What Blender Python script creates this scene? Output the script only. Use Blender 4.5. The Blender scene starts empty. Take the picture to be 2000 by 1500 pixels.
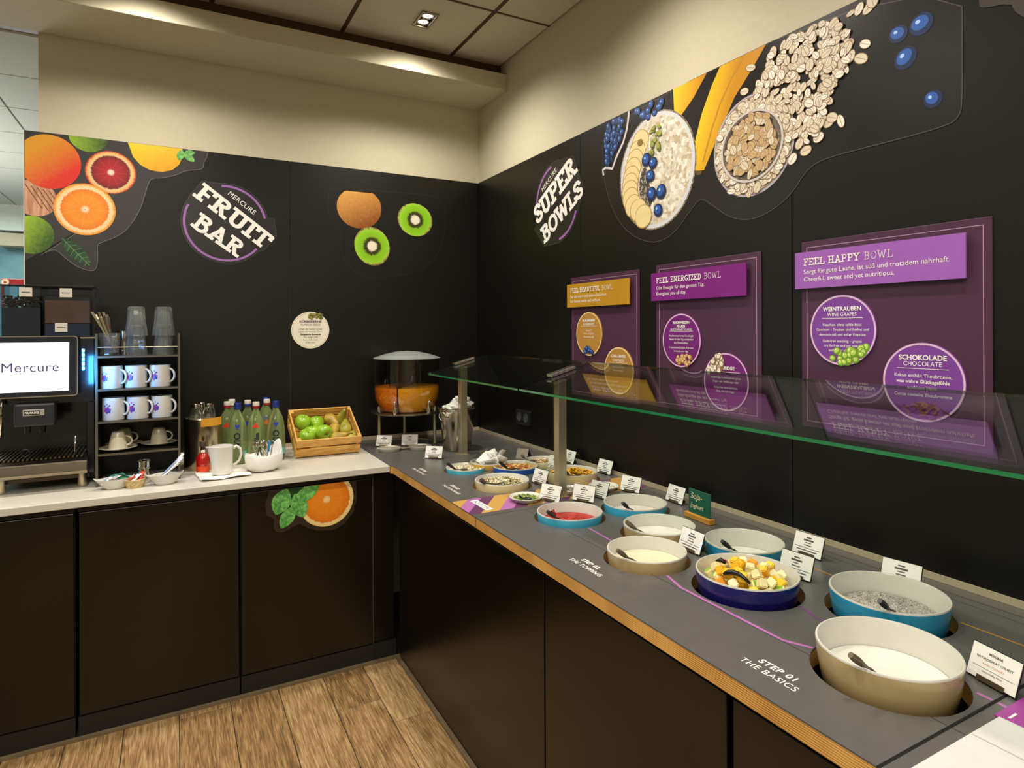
import bpy, bmesh, math, random
from mathutils import Vector, Matrix
R = random.Random(7)
PI = math.pi
scene = bpy.context.scene
C = scene.collection

# ---------------------------------------------------------------- camera
def make_camera():
    cd = bpy.data.cameras.new('camera'); co = bpy.data.objects.new('camera', cd); C.objects.link(co)
    yaw = math.radians(28.54); a = math.radians(-0.237)
    r = Vector((math.cos(yaw), -math.sin(yaw), 0)); f = Vector((math.sin(yaw), math.cos(yaw), 0)); u = Vector((0, 0, 1))
    right = r*math.cos(a) + u*math.sin(a)
    up = u*math.cos(a) - r*math.sin(a)
    m = Matrix.Identity(4)
    for i in range(3):
        m[i][0] = right[i]; m[i][1] = up[i]; m[i][2] = -f[i]
    m[0][3], m[1][3], m[2][3] = -1.671, -3.545, 1.529
    co.matrix_world = m
    cd.sensor_width = 36; cd.lens = 1226/2000*36; cd.shift_x = -0.0035; cd.shift_y = -0.054
    cd.clip_start = 0.02; cd.clip_end = 60
    scene.camera = co
make_camera()

# ---------------------------------------------------------------- world, lamps, exposure
w = bpy.data.worlds.new('world'); scene.world = w; w.use_nodes = True
w.node_tree.nodes['Background'].inputs[0].default_value = (1.0, 0.96, 0.9, 1)
w.node_tree.nodes['Background'].inputs[1].default_value = 0.22
try: scene.cycles.transparent_max_bounces = 32
except Exception: pass
vs = scene.view_settings
vs.view_transform = 'Standard'; vs.look = 'None'; vs.gamma = 1; vs.use_curve_mapping = False; vs.exposure = 0.0

def spot(x, y, z, power, size=150, blend=1.0, tx=0, ty=0, col=(1, 0.93, 0.81), rad=0.05):
    l = bpy.data.lights.new('ceiling_spot', 'SPOT'); l.energy = power; l.color = col
    l.spot_size = math.radians(size); l.spot_blend = blend; l.shadow_soft_size = rad
    o = bpy.data.objects.new('ceiling_spot', l); C.objects.link(o); o.location = (x, y, z); o.rotation_euler = (tx, ty, 0)
    return o
def area(x, y, z, power, sx, sy, rot=(0, 0, 0), col=(1, 0.93, 0.82)):
    l = bpy.data.lights.new('area_fill', 'AREA'); l.energy = power; l.color = col
    l.shape = 'RECTANGLE'; l.size = sx; l.size_y = sy
    o = bpy.data.objects.new('area_fill', l); C.objects.link(o); o.location = (x, y, z); o.rotation_euler = rot
    return o
for (x, y) in ((-0.58, -0.585), (-0.58, -0.665)):
    spot(x, y, 3.02, 36)
for (x, y) in ((-1.78, -0.62), (-0.58, -1.83), (-1.78, -1.83), (-0.58, -3.05), (-1.78, -3.05), (-2.98, -0.62), (-2.98, -1.83)):
    spot(x, y, 3.02, 64)
area(-2.4, -4.2, 3.0, 80, 2.4, 1.2)  # unseen fill lamp added behind the camera to lift the walls
area(-3.3, 2.6, 2.78, 150, 2.0, 3.0, col=(0.85, 1, 0.98))  # unseen fill lamp added to brighten the area beyond the wall end
area(-3.6, 2.2, 1.6, 45, 1.0, 2.0, rot=(math.pi, 0, 0), col=(0.95, 1, 0.97))  # unseen fill lamp facing up, added to brighten the far ceiling

# ---------------------------------------------------------------- materials
def srgb(c):
    if isinstance(c, str):
        c = tuple(int(c[i:i+2], 16)/255 for i in (0, 2, 4))
    return tuple((x/12.92 if x <= 0.04045 else ((x+0.055)/1.055)**2.4) for x in c) + (1,)
MATS = {}
def nmat(name):
    m = bpy.data.materials.new(name); m.use_nodes = True
    return m, m.node_tree, m.node_tree.nodes['Principled BSDF']
def mat(name, col, rough=0.5, metal=0.0, var=0.0, scale=20.0, bump=0.0, spec=0.5, coat=0.0, emit=0.0, stretch=None, col2=None):
    if name in MATS: return MATS[name]
    m, nt, b = nmat(name); c = srgb(col)
    b.inputs['Base Color'].default_value = c; b.inputs['Roughness'].default_value = rough
    b.inputs['Metallic'].default_value = metal; b.inputs['Specular IOR Level'].default_value = spec
    b.inputs['Coat Weight'].default_value = coat; b.inputs['Coat Roughness'].default_value = 0.08
    if emit:
        b.inputs['Emission Color'].default_value = c; b.inputs['Emission Strength'].default_value = emit
    tc = nt.nodes.new('ShaderNodeTexCoord'); mp = nt.nodes.new('ShaderNodeMapping'); nz = nt.nodes.new('ShaderNodeTexNoise')
    nt.links.new(tc.outputs['Object'], mp.inputs[0]); nt.links.new(mp.outputs[0], nz.inputs['Vector'])
    if stretch: mp.inputs['Scale'].default_value = stretch
    nz.inputs['Scale'].default_value = scale; nz.inputs['Detail'].default_value = 5
    v = var if var else 0.03
    rp = nt.nodes.new('ShaderNodeValToRGB'); nt.links.new(nz.outputs['Fac'], rp.inputs[0])
    c2 = srgb(col2) if col2 else tuple(min(1, x*(1+v)) for x in c[:3]) + (1,)
    rp.color_ramp.elements[0].position = 0.35; rp.color_ramp.elements[1].position = 0.68
    rp.color_ramp.elements[0].color = tuple(x*(1-v) for x in c[:3]) + (1,); rp.color_ramp.elements[1].color = c2
    nt.links.new(rp.outputs[0], b.inputs['Base Color'])
    if bump:
        bp = nt.nodes.new('ShaderNodeBump'); bp.inputs['Strength'].default_value = bump; bp.inputs['Distance'].default_value = 0.004
        nt.links.new(nz.outputs['Fac'], bp.inputs['Height']); nt.links.new(bp.outputs[0], b.inputs['Normal'])
    MATS[name] = m; return m
def glass(name, tint, ior=1.5, refl=1.0, rough=0.0):
    """clear pane or vessel: tinted see-through plus Fresnel reflection"""
    if name in MATS: return MATS[name]
    m = bpy.data.materials.new(name); m.use_nodes = True; nt = m.node_tree; nt.nodes.clear()
    out = nt.nodes.new('ShaderNodeOutputMaterial'); mx = nt.nodes.new('ShaderNodeMixShader')
    tr = nt.nodes.new('ShaderNodeBsdfTransparent'); gl = nt.nodes.new('ShaderNodeBsdfGlossy'); fr = nt.nodes.new('ShaderNodeFresnel')
    ml = nt.nodes.new('ShaderNodeMath'); ml.operation = 'MULTIPLY'; ml.use_clamp = True
    ml.inputs[1].default_value = refl
    ge = nt.nodes.new('ShaderNodeNewGeometry'); mr = nt.nodes.new('ShaderNodeMapRange'); nt.links.new(ge.outputs['Backfacing'], mr.inputs[0])
    mr.inputs['To Min'].default_value = ior; mr.inputs['To Max'].default_value = 1/ior; nt.links.new(mr.outputs[0], fr.inputs[0])
    tr.inputs[0].default_value = srgb(tint); gl.inputs[0].default_value = (1, 1, 1, 1); gl.inputs['Roughness'].default_value = rough
    nt.links.new(fr.outputs[0], ml.inputs[0]); nt.links.new(ml.outputs[0], mx.inputs[0])
    nt.links.new(tr.outputs[0], mx.inputs[1]); nt.links.new(gl.outputs[0], mx.inputs[2]); nt.links.new(mx.outputs[0], out.inputs[0])
    MATS[name] = m; return m
def math_node(nt, op, a, b=None):
    n = nt.nodes.new('ShaderNodeMath'); n.operation = op
    for i, v in enumerate((a, b)):
        if v is None: continue
        if isinstance(v, (int, float)): n.inputs[i].default_value = v
        else: nt.links.new(v, n.inputs[i])
    return n.outputs[0]
def slice_mat(name, R0, stops, nseg=10, mem=None, memw=0.10, inner=0.12, outer=0.82, noise=0.12, rough=0.35):
    """cut fruit: colour by radius / R0, with pale membranes between nseg segments (printed fruit picture)"""
    m, nt, b = nmat(name)
    tc = nt.nodes.new('ShaderNodeTexCoord'); sp = nt.nodes.new('ShaderNodeSeparateXYZ'); nt.links.new(tc.outputs['Object'], sp.inputs[0])
    x, y = sp.outputs[0], sp.outputs[1]
    r = math_node(nt, 'SQRT', math_node(nt, 'ADD', math_node(nt, 'MULTIPLY', x, x), math_node(nt, 'MULTIPLY', y, y)))
    ang = math_node(nt, 'ARCTAN2', y, x)
    cmb = nt.nodes.new('ShaderNodeCombineXYZ')
    nt.links.new(math_node(nt, 'MULTIPLY', math_node(nt, 'SINE', ang), 3.0), cmb.inputs[0])
    nt.links.new(math_node(nt, 'MULTIPLY', math_node(nt, 'COSINE', ang), 3.0), cmb.inputs[1])
    nt.links.new(math_node(nt, 'MULTIPLY', r, 8.0), cmb.inputs[2])
    nz = nt.nodes.new('ShaderNodeTexNoise'); nz.inputs['Scale'].default_value = 4.5; nz.inputs['Detail'].default_value = 4
    nt.links.new(cmb.outputs[0], nz.inputs['Vector'])
    rn = math_node(nt, 'DIVIDE', r, R0)
    rr = math_node(nt, 'ADD', rn, math_node(nt, 'MULTIPLY', math_node(nt, 'SUBTRACT', nz.outputs['Fac'], 0.5), noise))
    rp = nt.nodes.new('ShaderNodeValToRGB'); nt.links.new(rr, rp.inputs[0])
    el = rp.color_ramp.elements
    while len(el) > 1: el.remove(el[0])
    el[0].position = stops[0][0]; el[0].color = srgb(stops[0][1])
    for p, c in stops[1:]:
        e = el.new(p); e.color = srgb(c)
    col = rp.outputs[0]
    if mem:
        s = math_node(nt, 'ABSOLUTE', math_node(nt, 'SINE', math_node(nt, 'MULTIPLY', ang, nseg/2.0)))
        k = math_node(nt, 'LESS_THAN', math_node(nt, 'MULTIPLY', s, rn), memw*0.5)
        k = math_node(nt, 'MULTIPLY', k, math_node(nt, 'LESS_THAN', rn, outer))
        k = math_node(nt, 'MULTIPLY', k, math_node(nt, 'GREATER_THAN', rn, inner))
        k = math_node(nt, 'MULTIPLY', k, 0.9)
        mx = nt.nodes.new('ShaderNodeMixRGB'); nt.links.new(k, mx.inputs[0]); nt.links.new(col, mx.inputs[1]); mx.inputs[2].default_value = srgb(mem)
        col = mx.outputs[0]
    nt.links.new(col, b.inputs['Base Color']); b.inputs['Roughness'].default_value = rough
    return m
def skin_mat(name, c1, c2, gx=1.0, gy=0.6, size=0.1, rough=0.4, speckle=0.08, scale=60):
    """printed whole fruit: hue runs across its own skin with pores"""
    m, nt, b = nmat(name)
    tc = nt.nodes.new('ShaderNodeTexCoord'); sp = nt.nodes.new('ShaderNodeSeparateXYZ'); nt.links.new(tc.outputs['Object'], sp.inputs[0])
    s = math_node(nt, 'ADD', math_node(nt, 'MULTIPLY', sp.outputs[0], gx/size*0.5), math_node(nt, 'MULTIPLY', sp.outputs[1], gy/size*0.5))
    nz = nt.nodes.new('ShaderNodeTexNoise'); nz.inputs['Scale'].default_value = scale; nz.inputs['Detail'].default_value = 3
    nt.links.new(tc.outputs['Object'], nz.inputs['Vector'])
    n2 = math_node(nt, 'MULTIPLY', math_node(nt, 'SUBTRACT', nz.outputs['Fac'], 0.5), speckle*6)
    t = math_node(nt, 'ADD', math_node(nt, 'ADD', s, 0.5), n2)
    rp = nt.nodes.new('ShaderNodeValToRGB'); nt.links.new(t, rp.inputs[0])
    rp.color_ramp.elements[0].color = srgb(c1); rp.color_ramp.elements[1].color = srgb(c2)
    rp.color_ramp.elements[0].position = 0.1; rp.color_ramp.elements[1].position = 0.9
    nt.links.new(rp.outputs[0], b.inputs['Base Color']); b.inputs['Roughness'].default_value = rough
    return m
def speck_mat(name, cols, scale=300, rough=0.6, bump=0.4):
    m, nt, b = nmat(name)
    tc = nt.nodes.new('ShaderNodeTexCoord'); vo = nt.nodes.new('ShaderNodeTexVoronoi'); vo.inputs['Scale'].default_value = scale
    nt.links.new(tc.outputs['Object'], vo.inputs['Vector'])
    sp = nt.nodes.new('ShaderNodeSeparateColor'); nt.links.new(vo.outputs['Color'], sp.inputs[0])
    rp = nt.nodes.new('ShaderNodeValToRGB'); rp.color_ramp.interpolation = 'CONSTANT'; nt.links.new(sp.outputs[0], rp.inputs[0])
    el = rp.color_ramp.elements
    while len(el) > 1: el.remove(el[0])
    el[0].position = 0; el[0].color = srgb(cols[0])
    for i, c in enumerate(cols[1:]):
        e = el.new((i+1)/len(cols)); e.color = srgb(c)
    nt.links.new(rp.outputs[0], b.inputs['Base Color']); b.inputs['Roughness'].default_value = rough
    bp = nt.nodes.new('ShaderNodeBump'); bp.inputs['Strength'].default_value = bump; bp.inputs['Distance'].default_value = 0.003
    nt.links.new(vo.outputs['Distance'], bp.inputs['Height']); nt.links.new(bp.outputs[0], b.inputs['Normal'])
    MATS[name] = m; return m
def random_mat(name, cols, rough=0.5, scale=30, var=0.15, stretch=(1, 1, 1)):
    """one material for alike pieces, each piece its own tint"""
    m, nt, b = nmat(name)
    oi = nt.nodes.new('ShaderNodeObjectInfo'); rp = nt.nodes.new('ShaderNodeValToRGB'); nt.links.new(oi.outputs['Random'], rp.inputs[0])
    el = rp.color_ramp.elements
    while len(el) > 1: el.remove(el[0])
    el[0].position = 0; el[0].color = srgb(cols[0])
    for i, c in enumerate(cols[1:]):
        e = el.new((i+1)/(len(cols)-1 or 1)); e.color = srgb(c)
    tc = nt.nodes.new('ShaderNodeTexCoord'); mp = nt.nodes.new('ShaderNodeMapping'); mp.inputs['Scale'].default_value = stretch
    nz = nt.nodes.new('ShaderNodeTexNoise'); nz.inputs['Scale'].default_value = scale; nz.inputs['Detail'].default_value = 6
    nt.links.new(tc.outputs['Object'], mp.inputs[0]); nt.links.new(mp.outputs[0], nz.inputs['Vector'])
    r2 = nt.nodes.new('ShaderNodeValToRGB'); nt.links.new(nz.outputs['Fac'], r2.inputs[0])
    r2.color_ramp.elements[0].position = 0.35; r2.color_ramp.elements[1].position = 0.65
    r2.color_ramp.elements[0].color = (1-var, 1-var, 1-var, 1); r2.color_ramp.elements[1].color = (1+var*0.5,)*3 + (1,)
    mx = nt.nodes.new('ShaderNodeMixRGB'); mx.blend_type = 'MULTIPLY'; mx.inputs[0].default_value = 1
    nt.links.new(rp.outputs[0], mx.inputs[1]); nt.links.new(r2.outputs[0], mx.inputs[2]); nt.links.new(mx.outputs[0], b.inputs['Base Color'])
    b.inputs['Roughness'].default_value = rough
    MATS[name] = m; return m
def wood_floor_mat():
    m, nt, b = nmat('oak_plank')
    tc = nt.nodes.new('ShaderNodeTexCoord'); oi = nt.nodes.new('ShaderNodeObjectInfo')
    ad = nt.nodes.new('ShaderNodeVectorMath'); ad.operation = 'ADD'
    sc = nt.nodes.new('ShaderNodeVectorMath'); sc.operation = 'SCALE'; nt.links.new(oi.outputs['Random'], sc.inputs['Scale']); sc.inputs[0].default_value = (7, 13, 5)
    nt.links.new(tc.outputs['Object'], ad.inputs[0]); nt.links.new(sc.outputs[0], ad.inputs[1])
    mp = nt.nodes.new('ShaderNodeMapping'); mp.inputs['Scale'].default_value = (7, .75, 1); nt.links.new(ad.outputs[0], mp.inputs[0])
    nz = nt.nodes.new('ShaderNodeTexNoise'); nz.inputs['Scale'].default_value = 1.3; nz.inputs['Detail'].default_value = 2; nz.inputs['Distortion'].default_value = 0.25
    nt.links.new(mp.outputs[0], nz.inputs['Vector'])
    ring = math_node(nt, 'SINE', math_node(nt, 'MULTIPLY', nz.outputs['Fac'], 70.0))
    mp2 = nt.nodes.new('ShaderNodeMapping'); mp2.inputs['Scale'].default_value = (150, 9, 1); nt.links.new(ad.outputs[0], mp2.inputs[0])
    n2 = nt.nodes.new('ShaderNodeTexNoise'); n2.inputs['Scale'].default_value = 1.5; n2.inputs['Detail'].default_value = 4; nt.links.new(mp2.outputs[0], n2.inputs['Vector'])
    t = math_node(nt, 'ADD', math_node(nt, 'MULTIPLY', ring, 0.07), math_node(nt, 'ADD', math_node(nt, 'MULTIPLY', n2.outputs['Fac'], 1.05), math_node(nt, 'MULTIPLY', math_node(nt, 'SUBTRACT', oi.outputs['Random'], 0.62), 0.26)))
    rp = nt.nodes.new('ShaderNodeValToRGB'); nt.links.new(t, rp.inputs[0]); el = rp.color_ramp.elements
    el[0].position = 0.22; el[0].color = srgb('634929'); el[1].position = 0.82; el[1].color = srgb('c0a477')
    e = el.new(0.48); e.color = srgb('957349')
    nt.links.new(rp.outputs[0], b.inputs['Base Color']); b.inputs['Roughness'].default_value = 0.5
    bp = nt.nodes.new('ShaderNodeBump'); bp.inputs['Strength'].default_value = 0.25; bp.inputs['Distance'].default_value = 0.002
    nt.links.new(n2.outputs['Fac'], bp.inputs['Height']); nt.links.new(bp.outputs[0], b.inputs['Normal'])
    return m
def ply_mat():
    m, nt, b = nmat('plywood_edge')
    tc = nt.nodes.new('ShaderNodeTexCoord'); sp = nt.nodes.new('ShaderNodeSeparateXYZ'); nt.links.new(tc.outputs['Object'], sp.inputs[0])
    nz = nt.nodes.new('ShaderNodeTexNoise'); nz.inputs['Scale'].default_value = 12
    nt.links.new(tc.outputs['Object'], nz.inputs['Vector'])
    s = math_node(nt, 'SINE', math_node(nt, 'ADD', math_node(nt, 'MULTIPLY', sp.outputs[2], 1500.0), math_node(nt, 'MULTIPLY', nz.outputs['Fac'], 1.5)))
    t = math_node(nt, 'ADD', math_node(nt, 'MULTIPLY', s, 0.4), nz.outputs['Fac'])
    rp = nt.nodes.new('ShaderNodeValToRGB'); nt.links.new(t, rp.inputs[0])
    rp.color_ramp.elements[0].color = srgb('9c6a26'); rp.color_ramp.elements[1].color = srgb('e6b468')
    nt.links.new(rp.outputs[0], b.inputs['Base Color']); b.inputs['Roughness'].default_value = 0.45
    return m
M_cream = mat('cream_wall', 'cfc6ac', 0.8, var=0.02, scale=40, bump=0.05)
M_black = mat('black_panel', '0b0905', 0.40, var=0.15, scale=3, col2='0f0c05', spec=.42)
M_blackdoor = mat('black_cabinet', '0b0703', 0.27, var=0.12, scale=4, col2='0f0a04', spec=.45)
M_void = mat('dark_gap', '050505', 0.9)
M_plinth = mat('plinth_black', '110e0b', 0.6)
M_white_top = mat('white_worktop', 'cbc7bb', 0.28, var=0.04, scale=6)
M_white_edge = mat('worktop_edge', 'a8a08e', 0.5)
M_lam = mat('graphite_laminate', '565452', 0.33, var=0.04, scale=30, bump=0.03)
M_ply = ply_mat(); M_plank = wood_floor_mat()
M_tile = mat('ceiling_tile', 'd4cbb5', 0.95, var=0.05, scale=260, bump=0.3)
M_tbar = mat('ceiling_grid', '4c3420', 0.6)
M_steel = mat('brushed_steel', 'd2c6a8', 0.33, metal=0.88, var=0.08, scale=30, stretch=(1, 1, 0.1))
M_chrome = mat('polished_steel', 'd5d0c4', 0.12, metal=1.0, var=0.03)
M_whitecer = mat('white_ceramic', 'dad7cd', 0.18, coat=0.3, var=0.02)
M_creamcer = mat('cream_ceramic', 'cfccc2', 0.2, coat=0.3, var=0.02)
M_paper = mat('white_card', 'f4f1ea', 0.6, var=0.02)
M_ink = mat('dark_ink', '2b2b2b', 0.7)
M_white_print = mat('white_print', 'f2efe8', 0.55)
M_plastic = mat('black_plastic', '0c0c0d', 0.35)
M_gpane = glass('guard_glass', 'e9f0ea', 1.52, 0.95)
M_gclear = glass('clear_glass', 'eef2f0', 1.45, 1.6)
M_acryl = glass('clear_acrylic', 'fdfdfd', 1.3, 0.6)

# ---------------------------------------------------------------- helpers
def tag(o, label=None, cat=None, group=None, kind=None):
    if label: o['label'] = label
    if cat: o['category'] = cat
    if group: o['group'] = group
    if kind: o['kind'] = kind
    return o
def empty(name, loc=(0, 0, 0), rz=0.0, label=None, cat=None, group=None, matrix=None, kind=None):
    o = bpy.data.objects.new(name, None); C.objects.link(o); o.empty_display_size = 0.02
    if matrix is not None: o.matrix_world = matrix
    else: o.location = loc; o.rotation_euler = (0, 0, rz)
    return tag(o, label, cat, group, kind)
def obj(name, bm, m, parent=None, loc=None, rot=None, smooth=False, bevel=0.0, sub=0):
    me = bpy.data.meshes.new(name)
    bmesh.ops.remove_doubles(bm, verts=bm.verts, dist=1e-6)
    bmesh.ops.recalc_face_normals(bm, faces=bm.faces)
    bm.to_mesh(me); bm.free()
    for mm in (m if isinstance(m, (list, tuple)) else [m]): me.materials.append(mm)
    if smooth:
        for p in me.polygons: p.use_smooth = True
    o = bpy.data.objects.new(name, me); C.objects.link(o)
    if parent: o.parent = parent
    if loc is not None: o.location = loc
    if rot is not None: o.rotation_euler = rot
    if bevel:
        b = o.modifiers.new('bevel', 'BEVEL'); b.width = bevel; b.segments = 2; b.limit_method = 'ANGLE'; b.angle_limit = 0.8
    if sub:
        s = o.modifiers.new('sub', 'SUBSURF'); s.levels = sub; s.render_levels = sub
    if smooth == 2:
        try: me.set_sharp_from_angle(angle=math.radians(40))
        except Exception: pass
    return o
def NB(): return bmesh.new()
def box(bm, x0, x1, y0, y1, z0, z1, mi=0):
    v = [bm.verts.new(p) for p in ((x0, y0, z0), (x1, y0, z0), (x1, y1, z0), (x0, y1, z0), (x0, y0, z1), (x1, y0, z1), (x1, y1, z1), (x0, y1, z1))]
    for f in ((0, 3, 2, 1), (4, 5, 6, 7), (0, 1, 5, 4), (1, 2, 6, 5), (2, 3, 7, 6), (3, 0, 4, 7)):
        bm.faces.new([v[i] for i in f]).material_index = mi
    return bm
def bx(*a): return box(NB(), *a)
def lathe(bm, prof, seg=40, cx=0, cy=0, mi=None, a0=0, a1=2*PI, closed=True):
    """prof: [(r, z)...]; mi: material index per profile segment"""
    rings = []
    n = seg if closed else seg+1
    for r, z in prof:
        if r < 1e-6: rings.append([bm.verts.new((cx, cy, z))])
        else: rings.append([bm.verts.new((cx+r*math.cos(a0+(a1-a0)*i/seg), cy+r*math.sin(a0+(a1-a0)*i/seg), z)) for i in range(n)])
    for k in range(len(prof)-1):
        A, B = rings[k], rings[k+1]
        for i in range(seg):
            j = (i+1) % n
            if len(A) == 1 and len(B) == 1: continue
            if len(A) == 1: f = bm.faces.new((A[0], B[j], B[i]))
            elif len(B) == 1: f = bm.faces.new((A[i], A[j], B[0]))
            else: f = bm.faces.new((A[i], A[j], B[j], B[i]))
            if mi: f.material_index = mi[k]
    return bm
def lt(prof, seg=40, **k): return lathe(NB(), prof, seg, **k)
def tube(bm, pts, r, seg=8, closed=False):
    pts = [Vector(p) for p in pts]; rad = r if isinstance(r, (list, tuple)) else [r]*len(pts)
    rings = []; n = len(pts); up = Vector((0, 0, 1)); prev = None
    for i, p in enumerate(pts):
        if closed: d = (pts[(i+1) % n]-pts[i-1]).normalized()
        else: d = (pts[min(i+1, n-1)]-pts[max(i-1, 0)]).normalized()
        if prev is None:
            s = d.cross(up)
            if s.length < 0.05: s = d.cross(Vector((1, 0, 0)))
        else:
            s = prev - d*prev.dot(d)
        s.normalize(); prev = s; t = d.cross(s)
        rings.append([bm.verts.new(p+(s*math.cos(2*PI*k/seg)+t*math.sin(2*PI*k/seg))*rad[i]) for k in range(seg)])
    for i in range(n if closed else n-1):
        A, B = rings[i], rings[(i+1) % n]
        for k in range(seg): bm.faces.new((A[k], A[(k+1) % seg], B[(k+1) % seg], B[k]))
    if not closed:
        bm.faces.new(rings[0]); bm.faces.new(rings[-1])
    return bm
def ellipse(cx, cy, rx, ry, n=40, rot=0.0):
    c, s = math.cos(rot), math.sin(rot)
    return [(cx+rx*math.cos(2*PI*i/n)*c-ry*math.sin(2*PI*i/n)*s, cy+rx*math.cos(2*PI*i/n)*s+ry*math.sin(2*PI*i/n)*c) for i in range(n)]
def rrect(x0, y0, x1, y1, r=0.01, n=4):
    out = []
    for cx, cy, a in ((x1-r, y1-r, 0), (x0+r, y1-r, PI/2), (x0+r, y0+r, PI), (x1-r, y0+r, 1.5*PI)):
        for i in range(n+1): out.append((cx+r*math.cos(a+PI/2*i/n), cy+r*math.sin(a+PI/2*i/n)))
    return out
def plate(bm, pts, z0, z1, holes=()):
    """flat plate with thickness, outline pts in local x,y, optional holes"""
    loops = [pts]+list(holes); es = []
    for lp in loops:
        vs = [bm.verts.new((x, y, z1)) for x, y in lp]
        es += [bm.edges.new((vs[i], vs[(i+1) % len(vs)])) for i in range(len(vs))]
    r = bmesh.ops.triangle_fill(bm, use_beauty=True, use_dissolve=False, edges=es, normal=(0, 0, 1))
    fs = [f for f in r['geom'] if isinstance(f, bmesh.types.BMFace)]
    if z1-z0 > 1e-7:
        e = bmesh.ops.extrude_face_region(bm, geom=fs)
        bmesh.ops.translate(bm, verts=[v for v in e['geom'] if isinstance(v, bmesh.types.BMVert)], vec=(0, 0, z0-z1))
    return bm
def smooth_loop(pts, it=2):
    for _ in range(it):
        q = []
        for i in range(len(pts)):
            a, b = pts[i], pts[(i+1) % len(pts)]
            q += [(a[0]*.75+b[0]*.25, a[1]*.75+b[1]*.25), (a[0]*.25+b[0]*.75, a[1]*.25+b[1]*.75)]
        pts = q
    return pts
def ribbon(bm, pts, wd, z, closed=False, th=0.0):
    """flat line of width wd along pts"""
    n = len(pts)
    L, Rr = [], []
    for i in range(n):
        if closed: a, b = pts[i-1], pts[(i+1) % n]
        else: a, b = pts[max(i-1, 0)], pts[min(i+1, n-1)]
        dx, dy = b[0]-a[0], b[1]-a[1]; l = math.hypot(dx, dy) or 1
        L.append(bm.verts.new((pts[i][0]-dy/l*wd/2, pts[i][1]+dx/l*wd/2, z))); Rr.append(bm.verts.new((pts[i][0]+dy/l*wd/2, pts[i][1]-dx/l*wd/2, z)))
    for i in range(n if closed else n-1):
        j = (i+1) % n; bm.faces.new((Rr[i], Rr[j], L[j], L[i]))
    return bm
_tc = {}
def text(name, body, size, m, parent, x=0, y=0, z=0.001, align='LEFT', rot=0.0, shear=0.0, space=1.0, bold=0.0, line=1.0, ext=0.0):
    key = (body, size, align, shear, space, bold, line, ext)
    if key not in _tc:
        cu = bpy.data.curves.new('t', 'FONT'); cu.body = body; cu.size = size; cu.align_x = align; cu.shear = shear
        cu.space_character = space; cu.offset = bold; cu.space_line = line; cu.resolution_u = 3; cu.extrude = ext
        to = bpy.data.objects.new('t', cu); C.objects.link(to)
        bpy.context.view_layer.update()
        _tc[key] = bpy.data.meshes.new_from_object(to.evaluated_get(bpy.context.evaluated_depsgraph_get()))
        bpy.data.objects.remove(to)
    me = _tc[key].copy(); me.materials.clear(); me.materials.append(m)
    o = bpy.data.objects.new(name, me); C.objects.link(o); o.parent = parent; o.location = (x, y, z); o.rotation_euler = (0, 0, rot)
    return o
def mframe(o, X, Y):
    X = Vector(X); Y = Vector(Y); Z = X.cross(Y); m = Matrix.Identity(4)
    for i in range(3): m[i][0] = X[i]; m[i][1] = Y[i]; m[i][2] = Z[i]; m[i][3] = o[i]
    return m
def rw(y, z, d=0.0): return mframe((-d, y, z), (0, -1, 0), (0, 0, 1))      # frame on the right wall: x runs to the viewer's right
def bw(x, z, y=0.0): return mframe((x, y, z), (1, 0, 0), (0, 0, 1))       # frame on the back wall
def tw(x, y, z=0.9): return mframe((x, y, z), (0, -1, 0), (1, 0, 0))      # frame on the buffet top, read from the aisle
def copy_tree(o, parent=None):
    c = o.copy(); C.objects.link(c); c.parent = parent
    for ch in list(o.children): copy_tree(ch, c)
    return c

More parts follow.
